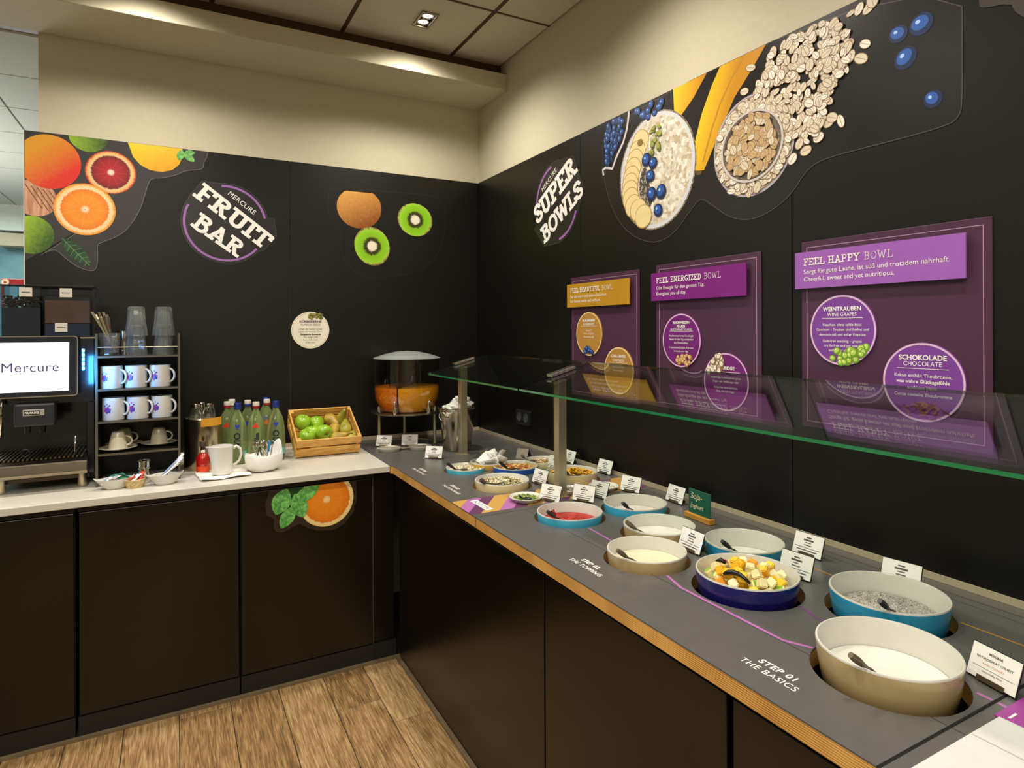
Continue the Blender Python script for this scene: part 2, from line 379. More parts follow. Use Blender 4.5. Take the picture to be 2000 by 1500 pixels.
# slab-serif capitals drawn as strokes; unit height
def arc(cx, cy, rx, ry, a, b, n=10): return [(cx+rx*math.cos(math.radians(a+(b-a)*i/n)), cy+ry*math.sin(math.radians(a+(b-a)*i/n))) for i in range(n+1)]
def glyph(ch, t):
    h = t/2; s = 0.13 if t > 0.12 else 0.11   # serif reach
    S = []; 
    def ser(x, y): S.append([(x-s-h, y), (x+s+h, y)])
    B, T = h*0.8, 1-h*0.8
    if ch == 'I': w_ = .42; S += [[(.21, B), (.21, T)]]; ser(.21, B); ser(.21, T)
    elif ch == 'F': w_ = .72; S += [[(.22, B), (.22, T)], [(.05, T), (.68, T), (.68, T-.2)], [(.22, .5), (.55, .5)]]; ser(.22, B)
    elif ch == 'E': w_ = .74; S += [[(.22, B), (.22, T)], [(.05, T), (.66, T), (.66, T-.18)], [(.22, .5), (.52, .5)], [(.05, B), (.7, B), (.7, B+.2)]]
    elif ch == 'L': w_ = .70; S += [[(.22, B), (.22, T)], [(.05, B), (.66, B), (.66, B+.24)]]; ser(.22, T)
    elif ch == 'T': w_ = .74; S += [[(.37, B), (.37, T)], [(.05, T-.22), (.05, T), (.69, T), (.69, T-.22)]]; ser(.37, B)
    elif ch == 'U': w_ = .80; S += [[(.18, T), (.18, .35)]+arc(.40, .32, .22, .32-B, 180, 360)+[(.62, .35), (.62, T)]]; ser(.18, T); ser(.62, T)
    elif ch == 'R': w_ = .84; S += [[(.22, B), (.22, T)], [(.05, T), (.42, T)]+arc(.42, .745, .2, T-.745, 90, -90)+[(.22, .49)], [(.42, .49), (.62, B), (.80, B)]]; ser(.22, B)
    elif ch == 'P': w_ = .74; S += [[(.22, B), (.22, T)], [(.05, T), (.44, T)]+arc(.44, .71, .22, T-.71, 90, -90)+[(.22, .71*2-T)]]; ser(.22, B)
    elif ch == 'D': w_ = .80; S += [[(.22, B), (.22, T)], [(.05, T), (.40, T)]+arc(.40, .5, .30, T-.5, 90, -90)+[(.05, B)]]
    elif ch == 'B': w_ = .78; S += [[(.22, B), (.22, T)], [(.05, T), (.42, T)]+arc(.42, .76, .19, T-.76, 90, -90)+[(.22, .52)], [(.42, .52)]+arc(.42, .27, .24, .25, 90, -90)+[(.05, B)]]
    elif ch == 'A': w_ = .86; S += [[(.15, B), (.43, T), (.71, B)], [(.24, .34), (.62, .34)]]; ser(.15, B); ser(.71, B); S.append([(.28, T), (.45, T)])
    elif ch == 'H': w_ = .86; S += [[(.2, B), (.2, T)], [(.66, B), (.66, T)], [(.2, .5), (.66, .5)]]; ser(.2, B); ser(.66, B); ser(.2, T); ser(.66, T)
    elif ch == 'N': w_ = .84; S += [[(.2, B), (.2, T), (.64, B), (.64, T)]]; ser(.2, B); ser(.64, T); S.append([(.05, T), (.25, T)])
    elif ch == 'Y': w_ = .80; S += [[(.12, T), (.4, .48), (.68, T)], [(.4, .48), (.4, B)]]; ser(.4, B); ser(.13, T); ser(.67, T)
    elif ch == 'Z': w_ = .68; S += [[(.1, T-.18), (.1, T), (.6, T), (.08, B), (.62, B), (.62, B+.2)]]
    elif ch == 'O': w_ = .86; S += [arc(.43, .5, .33, .5-B, 0, 360, 22)]
    elif ch == 'G': w_ = .86; S += [arc(.43, .5, .33, .5-B, 50, 350, 18)+[(.74, .42), (.52, .42)]]
    elif ch == 'S': w_ = .68; S += [[(.58, T-.2)]+arc(.34, .745, .22, T-.745, 30, 270, 10)+arc(.34, .265, .24, .265-B, 90, -150, 10)+[(.09, B+.2)]]
    elif ch == 'W': w_ = 1.12; S += [[(.12, T), (.33, B), (.55, T-.08), (.77, B), (.98, T)]]; ser(.12, T); ser(.98, T)
    else: w_ = .4
    return S, w_
def slab(name, word, size, t, m, parent, x=0, y=0, z=0.001, rot=0.0, track=0.03, xs=1.0):
    bm = NB(); px = 0; zi = 0
    for ch in word:
        S, w_ = glyph(ch, t)
        for st in S:
            for i in range(len(st)-1):
                (ax, ay), (bx_, by) = st[i], st[i+1]; dx, dy = bx_-ax, by-ay; l = math.hypot(dx, dy)
                if l < 1e-6: continue
                e = t*0.28 if len(st) > 2 else 0.0
                ux, uy = dx/l, dy/l; ax -= ux*e; ay -= uy*e; bx_ += ux*e; by += uy*e
                q = [(ax-uy*t/2, ay+ux*t/2), (ax+uy*t/2, ay-ux*t/2), (bx_+uy*t/2, by-ux*t/2), (bx_-uy*t/2, by+ux*t/2)]
                zi += 1; bm.faces.new([bm.verts.new(((px+X)*size*xs, Y*size, zi*.00002)) for X, Y in q])
        px += w_+track
    me = bpy.data.meshes.new(name); bm.to_mesh(me); bm.free(); me.materials.append(m)
    o = bpy.data.objects.new(name, me); C.objects.link(o); o.parent = parent; o.location = (x, y, z); o.rotation_euler = (0, 0, rot)
    return o, px*size*xs
def flat(name, pts, z, m, parent, th=0.0005, loc=None, smooth_it=0, **k):
    if smooth_it: pts = smooth_loop(pts, smooth_it)
    o = obj(name, plate(NB(), pts, z-th, z, **k), m, parent)
    if loc: o.location = loc
    return o

# ================================================================ STRUCTURE
def struct(name, bm, m, label=None, **k):
    o = obj(name, bm, m, **k); tag(o, label, kind='structure'); return o
CB = -0.70    # face of the cabinets along the back wall
CR = -0.76    # face of the cabinets along the right wall
# floor with separate planks near the viewer
fl = struct('floor', bx(-6.5, 0.1, -6.5, 5.3, -0.05, -0.0035), mat('floor_base', '2e2114', 0.8, var=0.2, scale=8), 'grey-brown wood plank floor in front of the black cabinets')
xs = [-0.748, -0.925, -1.103, -1.287, -1.473] + [-1.473-0.186*i for i in range(1, 9)]
for i in range(len(xs)-1):
    x1, x0 = xs[i], xs[i+1]
    y = 0.05 - [0.0, 0.95, 0.52, 0.28, 0.72, 0.1, 0.6, 0.35, 0.8, 0.15, 0.5, 0.9][i]*1.1
    segs = []
    top = -0.712
    while y > -0.712: y -= 1.22
    while top > -4.2:
        segs.append((max(y, -4.2), top)); top = y; y -= 1.22
    for (a, b) in segs:
        if b-a < 0.03: continue
        ww, ll = (x1-x0)/2-0.0014, (b-a)/2-0.0014
        o = obj('plank', bx(-ww, ww, -ll, ll, -0.004, 0), M_plank, fl, loc=((x0+x1)/2, (a+b)/2, 0.0))
        b_ = o.modifiers.new('bevel', 'BEVEL'); b_.width = 0.0012; b_.segments = 1
M_qr = mat('floor_trim', '6e5f48', 0.5, var=0.1)
struct('trim_1', bx(-3.2, -0.748, -0.716, -0.702, 0, 0.012), M_qr, 'thin brown strip along the foot of the back cabinets')
struct('trim_2', bx(-0.772, -0.756, -4.2, -0.716, 0.0005, 0.012), M_qr, 'thin brown strip along the foot of the right cabinets')
# walls
wb = struct('wall_back', bx(-2.21, 0.15, 0.0, 0.14, 0, 3.2), M_cream, 'cream wall above the black panels at the back')
wr = struct('wall_right', bx(0.0, 0.14, -6.5, 0.0, 0, 3.2), M_cream, 'cream wall above the black panels on the right')
# black laminate panels on the walls (each its own board)
TOP = 2.432
def panel(parent, x0, x1, y0, y1, z0, z1): return obj('panel', bx(x0, x1, y0, y1, z0, z1), M_black, parent, bevel=0.001)
for a, b in ((-2.26, -1.126), (-1.123, -0.013)):
    panel(wb, a, b, -0.012, -0.0005, 0.905, TOP)
obj('panel_edge', bx(-2.264, -2.2603, -0.013, -0.0005, 0.905, TOP), mat('white_edge_strip', 'e4e0d6', 0.5), wb)
obj('panel_edge', bx(-2.212, -2.2605, 0.0, 0.003, 1.1, TOP), M_black, wb)
for a, b in ((-1.127, -0.0005), (-2.262, -1.130), (-3.40, -2.265), (-4.6, -3.403)):
    panel(wr, -0.012, -0.0005, a, b, 0.905, TOP)
# bulkhead beam under the ceiling
struct('trim_3', box(bx(-4.2, -0.0005, -0.382, -0.0005, 2.888, 2.978), -4.2, -0.0005, -0.30, -0.0005, 2.978, 3.05), M_cream, 'cream bulkhead beam boxed in under the ceiling at the back', bevel=0.003)
struct('trim_4', bx(-4.2, -0.0005, -0.305, -0.3005, 2.979, 3.055), M_tbar, 'dark shadow gap above the bulkhead beam')  # brown sheet whose colour stands in for shade in the recess
# ceiling with tiles in a grid
ce = struct('ceiling', bx(-6.5, 0.0, -6.5, -0.0, 3.075, 3.12), mat('ceiling_void', '2a2018', 0.9), 'suspended ceiling of square tiles in a dark grid')
gx = [0.0]+[-0.312-0.6*i for i in range(10)]; gy = [-0.25-0.6*i for i in range(10)]
gy = [-0.001]+gy
me_cache = {}
for i in range(len(gx)-1):
    for j in range(len(gy)-1):
        sx, sy = gx[i]-gx[i+1], gy[j]-gy[j+1]
        if i == 1 and j == 1 or gy[j] < -4.5 or gx[i] < -4.6: 
            if not (i == 1 and j == 1): continue
        key = (round(sx, 3), round(sy, 3)); loc = ((gx[i]+gx[i+1])/2, (gy[j]+gy[j+1])/2, 3.058)
        if i == 1 and j == 1:     # the tile with the downlight is cut out around it
            hx, hy = -0.58-loc[0], -0.625-loc[1]
            hole = [(hx-.038, hy-.076), (hx+.038, hy-.076), (hx+.038, hy+.076), (hx-.038, hy+.076)]
            obj('tile', plate(NB(), [(-sx/2+.009, -sy/2+.009), (sx/2-.009, -sy/2+.009), (sx/2-.009, sy/2-.009), (-sx/2+.009, sy/2-.009)], -.006, .006, [hole]), M_tile, ce, loc=loc)
            continue
        if key in me_cache:
            o = me_cache[key].copy(); C.objects.link(o); o.location = loc
        else:
            me_cache[key] = obj('tile', bx(-sx/2+.009, sx/2-.009, -sy/2+.009, sy/2-.009, -.006, .006), M_tile, ce, loc=loc, bevel=0.002)
for x in gx[1:8]: obj('grid_bar', bx(x-.011, x+.011, -4.5, -0.31, 3.052, 3.075), M_tbar, ce)
for y in gy[1:8]: obj('grid_bar', bx(-4.5, -0.002, y-.011, y+.011, 3.054, 3.0755), M_tbar, ce)
# area behind the end of the back wall
ce2 = struct('ceiling', bx(-6.5, 0.0, 0.14, 5.3, 2.885, 2.93), mat('white_grid', 'b4b2a6', 0.8), 'pale tiled ceiling of the area beyond the wall end')
M_tile2 = mat('pale_tile', 'cfcdc2', 0.9, var=0.03, scale=200, bump=0.15)
pt = None
for i in range(4):
    for j in range(9):
        loc = (-1.95-0.6*i-.3, 0.03+0.6*j+.3, 2.881)
        if loc[1] > 5.2: continue
        if pt is None: pt = obj('tile', bx(-.294, .294, -.294, .294, -.005, .005), M_tile2, ce2, loc=loc)
        else: o = pt.copy(); C.objects.link(o); o.location = loc
struct('wall_far', bx(-6.5, 0.0, 5.2, 5.3, 0, 2.9), mat('blue_grey_wall', '6f9aa5', 0.85, var=0.25, scale=1.6, col2='8fb9c0'), 'blue grey wall far beyond the end of the bar')
struct('trim_5', bx(-6.5, -1.0, 4.9, 5.19, 2.60, 2.876), mat('pale_beam', 'dfe4da', 0.8), 'pale beam along the far wall')
struct('wall_behind', bx(-6.5, 0.14, -6.6, -6.5, 0, 3.1), M_cream)
struct('wall_left', bx(-6.6, -6.5, -6.5, 5.3, 0, 3.1), M_cream)
tag(obj('wall_box', bx(-3.31, -3.0, 4.95, 5.19, 2.44, 2.58), mat('beige_box', 'c3b79c', 0.7), bevel=0.006), 'beige box below the pale beam on the far wall', 'box')
rs = empty('red_sign', (-2.60, 2.0, 0), label='red sign board on thin red pole beyond the wall end', cat='sign')
obj('board', bx(-.125, .12, -.01, .01, 1.845, 1.892), mat('red_paint', 'a3151a', 0.5), rs, bevel=0.003)
obj('pole', bx(-.125, -.112, -.008, .008, 0.0, 1.845), MATS['red_paint'], rs)
d = obj('emblem', plate(NB(), ellipse(0, 0, .022, .022, 24), 0, .003), mat('sign_emblem', 'f1c9a0', 0.5), rs, loc=(-.102, -.0135, 1.868), rot=(PI/2, 0, 0))
obj('emblem_mark', plate(NB(), [(-.008, -.01), (.01, 0), (-.008, .01)], 0, .0012), MATS['red_paint'], d, loc=(0, 0, .003))

# downlight set into the ceiling tile
dl = empty('downlight', (-0.58, -0.625, 3.05), label='twin square downlight set in a ceiling tile', cat='light')
fr = NB()
for a in ((-.042, .042, -.08, -.066), (-.042, .042, .066, .08), (-.042, -.032, -.066, .066), (.032, .042, -.066, .066)): box(fr, a[0], a[1], a[2], a[3], -.006, .002)
obj('frame', fr, mat('lamp_frame', '9b9585', 0.4, metal=0.6), dl, bevel=0.001)
obj('housing', plate(NB(), [(-.032, -.066), (.032, -.066), (.032, .066), (-.032, .066)], .022, .024), M_void, dl)
for s in (-1, 1):
    obj('reflector', lt([(.027, .0), (.029, .0), (.026, .02), (.022, .02), (.027, .0)], 24), M_chrome, dl, loc=(0, s*.033, 0.0), smooth=True)
    obj('bulb', lt([(0, .004), (.014, .003), (.024, .006), (.024, .018), (0, .018)], 24), mat('lamp_glow', 'fff4dd', emit=14), dl, loc=(0, s*.033, 0), smooth=True)

# ================================================================ CABINETS
def cabinet(name, label, faces, group):
    t = empty(name, label=label, cat='cabinet', group=group)
    return t
G = 'black base cabinets'
def door_back(x0, x1, label):
    t = empty('base_cabinet', ((x0+x1)/2, CB, 0), label=label, cat='cabinet', group=G)
    h = (x1-x0)/2
    obj('carcass', bx(-h+.001, h-.001, .0195, .62, 0.0, .856), M_plinth, t)
    obj('door', bx(-h+.003, h-.003, 0, .018, .088, .846), M_blackdoor, t, bevel=0.0015)
    obj('plinth', bx(-h, h, -.001, .016, .0, .083), M_plinth, t)
    obj('top_rail', bx(-h, h, .004, .018, .849, .868), M_plinth, t)
door_back(-2.60, -2.000, 'black base cabinet at the far left below the coffee machine')
door_back(-1.990, -1.436, 'wide black base cabinet between the two dark door gaps, no picture on it')
door_back(-1.430, -0.875, 'black base cabinet carrying the orange and mint picture')
t = empty('filler_panel', (-.82, CB, 0), label='narrow black filler panel in the corner between the cabinet runs', cat='panel')
obj('board', bx(-.05, .048, .012, .03, .084, .862), M_blackdoor, t, bevel=0.001)
obj('plinth', bx(-.055, .055, -.001, .016, .0, .083), M_plinth, t)
obj('edge', bx(-.0525, -.0505, .006, .028, .084, .862), mat('door_edge', '5a5248', 0.4), t)
def door_right(y0, y1, label):
    t = empty('base_cabinet', (CR, (y0+y1)/2, 0), label=label, cat='cabinet', group=G)
    h = (y1-y0)/2
    obj('carcass', bx(.0195, .75, -h+.001, h-.001, 0.0, .80), M_plinth, t)
    obj('door', bx(0, .018, -h+.002, h-.002, .022, .838), M_blackdoor, t, bevel=0.0015)
    obj('top_rail', bx(.006, .018, -h, h, .841, .8605), M_plinth, t)
    obj('plinth', bx(.006, .018, -h, h, 0.0, .019), M_void, t)
door_right(-2.031, -0.735, 'long black base cabinet on the right nearest the room corner')
door_right(-2.697, -2.034, 'black base cabinet in the middle of the right run')
door_right(-3.36, -2.709, 'black base cabinet nearest the viewer in the right run')
door_right(-4.1, -3.365, 'black base cabinet under the white sheet at the near end')

# ================================================================ WORKTOPS
wt = empty('white_worktop', (-1.5, -0.36, 0.9), label='long white worktop on the back cabinets under the coffee machine', cat='worktop')
obj('slab', bx(-1.45, .699, -.370, .3475, -.028, 0), [M_white_top], wt, bevel=0.0025)
obj('support', bx(-1.45, .699, -.345, .3475, -.036, -.0285), M_plinth, wt)
# graphite buffet top in sections, with round recesses for the bowls
BOWLS = {   # name: x, y, rim radius, rim height
 'near': (-.538, -2.865, .1175, .952), 'chia': (-.285, -2.717, .118, .945), 'fruit': (-.456, -2.476, .1195, .942),
 'yog_blue': (-.260, -2.295, .1075, .930), 'yog_front': (-.541, -2.210, .1075, .928), 'yog_back': (-.368, -2.064, .1085, .930),
 'berry': (-.262, -1.821, .109, .925), 'red': (-.514, -1.790, .1095, .922), 'muesli': (-.518, -1.306, .1085, .927),
 'nuts': (-.334, -1.080, .102, .921), 'light': (-.532, -.980, .0875, .916), 'corn': (-.208, -1.345, .107, .935),
 'backbeige': (-.165, -1.045, .090, .921), 'basket': (-.411, -.965, .084, .925)}
def holes_for(y0, y1, gap=.0095):
    return [(k, x, y, (r+gap)) for k, (x, y, r, z) in BOWLS.items() if y0 < y < y1]
def buffet(name, outline, y0, y1, label, ply=True):
    t = empty(name, (0, (y0+y1)/2, .9), label=label, cat='worktop')
    oy = (y0+y1)/2
    hs = holes_for(y0, y1)
    pts = [(x, y-oy) for x, y in outline]
    ho = [ellipse(x, y-oy, r, r, 56) for k, x, y, r in hs]
    obj('laminate', plate(NB(), pts, -.003, 0, ho), M_lam, t)
    obj('plywood_core', plate(NB(), [(x+(.0006 if x < -.78 else 0), y) for x, y in pts], -.036, -.0031, ho), M_ply, t)
    for k, x, y, r in hs:
        obj('recess', lt([(r-.0005, -.0365), (r-.0005, -.095), (0, -.095), (0, -.098), (r+.002, -.098), (r+.002, -.0365), (r-.0005, -.0365)], 48), M_plastic, t, loc=(x, y-oy, 0), smooth=2)
    return t
S1 = buffet('buffet_top', [(-.789, -1.638), (-.013, -1.638), (-.013, -.0130), (-.799, -.0130), (-.799, -.732), (-.789, -.737)], -1.638, -.013, 'graphite buffet top in the room corner with the striped band and small texts')
S2 = buffet('buffet_top', [(-.789, -3.0), (-.013, -3.0), (-.013, -1.641), (-.789, -1.641)], -3.0, -1.641, 'graphite buffet top with the big yoghurt bowls and the texts of the first two steps')
S3 = buffet('buffet_top', [(-.789, -4.1), (-.013, -4.1), (-.013, -3.006), (-.789, -3.006)], -4.1, -3.006, 'graphite buffet top at the near right end under the white sheet')
struct('trim_8', bx(-.7885, -.014, -3.0055, -3.0005, .862, .8975), M_void, 'dark joint between the two near buffet top sections')
struct('trim_9', bx(-.7885, -.014, -1.6405, -1.6385, .862, .8975), M_void, 'dark joint between the two far buffet top sections')
M_alu = mat('aluminium_strip', 'b3a58c', 0.45)
struct('trim_6', bx(-2.2, -.0128, -.0155, -.0128, .9005, .922), M_alu, 'slim light strip between buffet top and back wall')
struct('trim_7', bx(-.0155, -.0128, -4.1, -.0160, .9005, .918), M_alu, 'slim light strip between buffet top and right wall')
# printed guide lines and joints on the buffet top
M_pink = mat('pink_line', 'a868a4', 0.4); M_violet = mat('violet_line', '6c3c69', 0.4); M_oran = mat('orange_line', 'a07534', 0.45); M_joint = mat('joint', '221f1d', 0.8)
def line_on(t, oy, name, pts, wd, m):
    return obj(name, ribbon(NB(), [(x, y-oy) for x, y in pts], wd, .0003), m, t)
o1, o2, o3 = -.8255, -2.3205, -3.553
line_on(S2, o2, 'guide_line', [(-.526, -1.912), (-.535, -2.03), (-.541, -2.093)], .007, M_pink)
line_on(S2, o2, 'guide_line', [(-.572, -2.324), (-.595, -2.40), (-.598, -2.690), (-.572, -2.741)], .008, M_pink)
line_on(S2, o2, 'guide_line', [(-.462, -2.975), (-.463, -2.999)], .008, M_pink)
line_on(S3, o3, 'guide_line', [(-.463, -3.007), (-.475, -3.06)], .008, M_pink)
line_on(S2, o2, 'guide_line', [(-.433, -2.605), (-.452, -2.66), (-.447, -2.74), (-.448, -2.78)], .007, M_violet)
line_on(S2, o2, 'guide_line', [(-.222, -2.405), (-.208, -2.44), (-.205, -2.61)], .006, M_oran)
line_on(S2, o2, 'guide_line', [(-.204, -2.822), (-.203, -2.999)], .006, M_oran)
line_on(S3, o3, 'guide_line', [(-.203, -3.007), (-.203, -3.6)], .006, M_oran)
line_on(S1, o1, 'guide_line', [(-.531, -1.078), (-.524, -1.187)], .006, M_pink)
for a, b in ((-1.643, -1.70), (-1.88, -2.12), (-2.30, -2.77), (-2.965, -2.999)): line_on(S2, o2, 'joint', [(-.602 if a < -1.9 else -.60, a), (-.602, b)], .0016, M_joint)
line_on(S2, o2, 'joint', [(-.062, -1.643), (-.062, -2.999)], .0016, M_joint); line_on(S2, o2, 'joint', [(-.095, -2.1), (-.095, -2.999)], .001, M_joint)
line_on(S3, o3, 'joint', [(-.602, -3.007), (-.602, -3.05)], .0016, M_joint)
line_on(S1, o1, 'joint', [(-.012, -.87), (-.19, -.83), (-.335, -.80)], .0016, mat('pale_joint', '8b857c', 0.5))
# striped band
cols = [mat('band_orange', 'b98f45', 0.45), mat('band_pink', 'a565a0', 0.45), mat('band_plum', '5e2f58', 0.45)]
u = -.935; k = 0
while u < -.03:
    wd = (.070, .056, .055)[k % 3]
    # clip to the slab edge
    def clipx(pts, x0, x1):
        out = []
        for side, xx in ((1, x0), (-1, x1)):
            out = []
            for i in range(len(pts)):
                a, b = pts[i], pts[(i+1) % len(pts)]
                ia, ib = side*(a[0]-xx) >= 0, side*(b[0]-xx) >= 0
                if ia: out.append(a)
                if ia != ib:
                    f = (xx-a[0])/(b[0]-a[0]); out.append((xx, a[1]+(b[1]-a[1])*f))
            pts = out
            if not pts: return []
        return pts
    raw = [(u, -1.608), (u+wd, -1.608), (u+wd+.142, -1.428), (u+.142, -1.428)]
    pc = clipx(raw, -.7885, -.02)
    # keep clear of the cereal bowl recess
    if len(pc) >= 3: obj('stripe', plate(NB(), [(x, y-o1) for x, y in pc], .0001, .0004), cols[k % 3], S1)
    u += wd; k += 1
lb = obj('band_label', plate(NB(), [(-.724, -1.452-o1), (-.696, -1.452-o1), (-.696, -1.586-o1), (-.724, -1.586-o1)], .0004, .0012), M_paper, S1)
bt = text('lettering', 'BOOSTER', .026, mat('plum_ink', '4b3047', 0.6), lb, 0, 0, 0, space=1.0)
bt.matrix_local = mframe((-.7195, -1.461-o1, .0015), (0, -1, 0), (1, 0, 0))
def step_text(S, oy, x, y, a, b, s1, s2):
    for body, xx, yy, s, bo in ((a, x+.026, y-.022, s1, .0006), (b, x, y, s2, 0)):
        t_ = text('lettering', body, s, M_white_print, S, bold=bo, space=1.12 if bo else 1.05)
        t_.matrix_local = mframe((xx, yy-oy, .0006), (0, -1, 0), (1, 0, 0))
step_text(S2, o2, -.733, -2.700, 'STEP 01', 'THE BASICS', .022, .0225)
step_text(S2, o2, -.729, -2.108, 'STEP 02', 'THE TOPPING', .020, .0215)
step_text(S1, o1, -.726, -1.178, 'STEP 03', 'THE CRUNCHINESS', .020, .0185)
step_text(S1, o1, -.731, -.826, 'STEP 04', 'THE CROWNING', .020, .0185)
# white sheet and purple marker at the near end
ws = obj('paper_sheet', bx(-.785, -.514, -3.75, -3.031, .9005, .906), mat('white_sheet', 'c9c9c6', 0.5), bevel=0.001)
tag(ws, 'white sheet lying on the buffet top at the bottom right corner', 'sheet')
obj('fold', bx(-.602, -.600, -3.749, -3.034, .9062, .9066), mat('fold_grey', 'a9a6a0', 0.6), ws)
pm = tag(obj('marker_plate', plate(NB(), [(-.509, -3.022), (-.509, -3.70), (-.24, -3.70), (-.24, -3.022)], .9004, .9024), mat('purple_print', '9a3f93', 0.5)), 'purple printed plate beside the white sheet', 'plate')

t_ = text('lettering', '1', .035, M_white_print, pm); t_.matrix_local = mframe((-.500, -3.030, .9028), (0, -1, 0), (1, 0, 0))
# ================================================================ WALL POSTERS (RIGHT WALL)
M_backing = mat('plum_acrylic', '4a2b42', 0.35, var=0.05, scale=3)
M_rim = mat('plum_rim', '5d3a54', 0.35)
def badge(parent, x, y, r, z, m, lines, icon, oval=1.0):
    b = obj('badge', plate(NB(), ellipse(0, 0, r, r*oval, 56), -.004, 0), m, parent, loc=(x, y, z))
    obj('badge_ring', ribbon(NB(), ellipse(0, 0, r-.0035, r*oval-.0035, 56), .005, .0006, closed=True), (mat('pale_pink_print', 'dcb8d8', 0.5) if m.name != 'badge_gold' else mat('pale_gold_print', 'f0dca0', 0.5)), b)
    for (body, yy, s, bo) in lines:
        text('lettering', body, s, M_white_print, b, 0, yy, .0008, align='CENTER', bold=bo)
    obj('rule', plate(NB(), [(-r*.62, -.0006+.034), (r*.62, -.0006+.034), (r*.62, .0006+.034), (-r*.62, .0006+.034)], .0004, .0008), M_white_print, b)
    if icon: icon(b, r)
    return b
def blobs(parent, name, pts, rad, mats, z=.0010, seg=14, sq=0.75):
    """overlapping printed berries / flakes, one mesh"""
    bm = NB()
    for i, (x, y) in enumerate(pts):
        rr = rad*R.uniform(.8, 1.15); a = R.uniform(0, PI); zz = z+i*.00003
        vs = [bm.verts.new((px, py, zz)) for px, py in ellipse(x, y, rr, rr*R.uniform(sq, 1), seg, a)]
        bm.faces.new(vs).material_index = 0
        vs = [bm.verts.new((px, py, zz+.00002)) for px, py in ellipse(x-rr*.12, y+rr*.15, rr*.72, rr*.6, seg, a)]
        bm.faces.new(vs).material_index = 1
        if len(mats) > 2:
            vs = [bm.verts.new((px, py, zz+.00004)) for px, py in ellipse(x-rr*.3, y+rr*.3, rr*.22, rr*.18, 8, a)]
            bm.faces.new(vs).material_index = 2
    o = obj(name, bm, mats, parent); o['kind'] = 'stuff'; return o
M_bl1 = mat('berry_dark', '14284f', 0.4); M_bl2 = mat('berry_blue', '2c5aa8', 0.4); M_bl3 = mat('berry_pale', 'a9cdf2', 0.4)
M_ft1 = mat('flake_edge', '9c7136', 0.5); M_ft2 = mat('flake_face', 'e0bd84', 0.5)
M_oat1 = mat('oat_edge', '8d6f4b', 0.5); M_oat2 = mat('oat_face', 'ddd0b8', 0.5); M_oat3 = mat('oat_light', 'f0e8da', 0.5)
def poster(y, z, label, gold, title1, sub, b1, b2, mh, mb, tw_):
    t = empty('info_poster', label=label, cat='poster', group='plum posters on the right wall', matrix=rw(y, z, .0125))
    obj('backing_sheet', plate(NB(), [(0, -.55), (.5, -.55), (.5, 0), (0, 0)], .0, .003), M_backing, t, bevel=0.0008)
    obj('border_line', ribbon(NB(), [(.018, -.532), (.482, -.532), (.482, -.018), (.018, -.018)], .0025, .0034, closed=True), mat('border_print', 'b590ad', 0.5), t)
    h = obj('header_board', plate(NB(), [(-.012, -.14), (.452, -.14), (.452, -.032), (-.012, -.032)], .012, .018), mh, t, bevel=0.001)
    obj('spacer', plate(NB(), [(.03, -.125), (.42, -.125), (.42, -.05), (.03, -.05)], .003, .012), M_plastic, t)
    o_, w1 = slab('lettering', title1, .0205, .13, M_white_print, h, .018, -.072, .0186, track=.06, xs=1.08)
    slab('lettering', 'BOWL', .0205, .06, M_white_print, h, .018+w1+.010, -.072, .0186, track=.06, xs=1.06)
    text('lettering', sub[0], .0190, M_white_print, h, .018, -.097, .0186)
    text('lettering', sub[1], .0190, M_white_print, h, .018, -.119, .0186)
    badge(t, b1[0], b1[1], .1, .007, mb, b1[2], b1[3])
    badge(t, b2[0], b2[1], .1, .007, mb, b2[2], b2[3])
    return t
def ic_blue(b, r): blobs(b, 'berries', [(R.uniform(-.035, .03), R.uniform(-.085, -.062)) for _ in range(14)], .011, (M_bl1, M_bl2, M_bl3))
def ic_flakes(b, r): blobs(b, 'flakes', [(x, y) for x, y in ((R.uniform(-.02, .055), R.uniform(-.09, -.055)) for _ in range(26)) if x*x+y*y < .0088], .010, (M_ft1, M_ft2))
def ic_oats(b, r): blobs(b, 'oat_flakes', [(x, y) for x, y in ((R.uniform(-.09, -.01), R.uniform(.03, .09)) for _ in range(40)) if x*x+y*y < .0086], .011, (M_oat1, M_oat3))
M_gr1 = mat('grape_dark', '6f9a2c', 0.4); M_gr2 = mat('grape_light', 'b9d65a', 0.4); M_gr3 = mat('grape_shine', 'f0f6c8', 0.4)
def ic_grapes(b, r): blobs(b, 'grapes', [(x, y) for x, y in ((R.uniform(-.03, .075), R.uniform(-.095, -.045)) for _ in range(44)) if x*x+y*y < .0082 and y < -.088+.0+max(0, x)*.62+.03], .011, (M_gr1, M_gr2, M_gr3), sq=.9)
M_ch1 = mat('chocolate_shaving', '5d2a1e', 0.5); M_ch2 = mat('chocolate_light', 'a4664c', 0.5)
def ic_choc(b, r):
    bm = NB()
    for i in range(120):
        x = R.gauss(0, .026); y = -.062-abs(R.gauss(0, .014))+.012*(1-abs(x)/.06)
        if x*x+y*y > .0088 or abs(x) > .062: continue
        a = R.uniform(-.9, .9)*1.0; l = R.uniform(.006, .018)
        dx, dy = math.cos(a)*l/2, math.sin(a)*l/2; nx, ny = -dy*.14, dx*.14
        bm.faces.new([bm.verts.new((x+sx*dx+sn*nx, y+sx*dy+sn*ny, .001+i*.00001)) for sx, sn in ((-1, -1), (1, -1), (1, 1), (-1, 1))]).material_index = i % 2
    obj('chocolate_shavings', bm, [M_ch1, M_ch2], b)['kind'] = 'stuff'
def ic_seeds(b, r): pass
def L(t1, t2, *small):
    out = [(t1, .056, .0165, .0004), (t2, .039, .0145, 0)]
    y = .012
    for s in small:
        out.append((s, y, .0115, .0003 if s.isupper() else 0)); y -= .0145
    return out
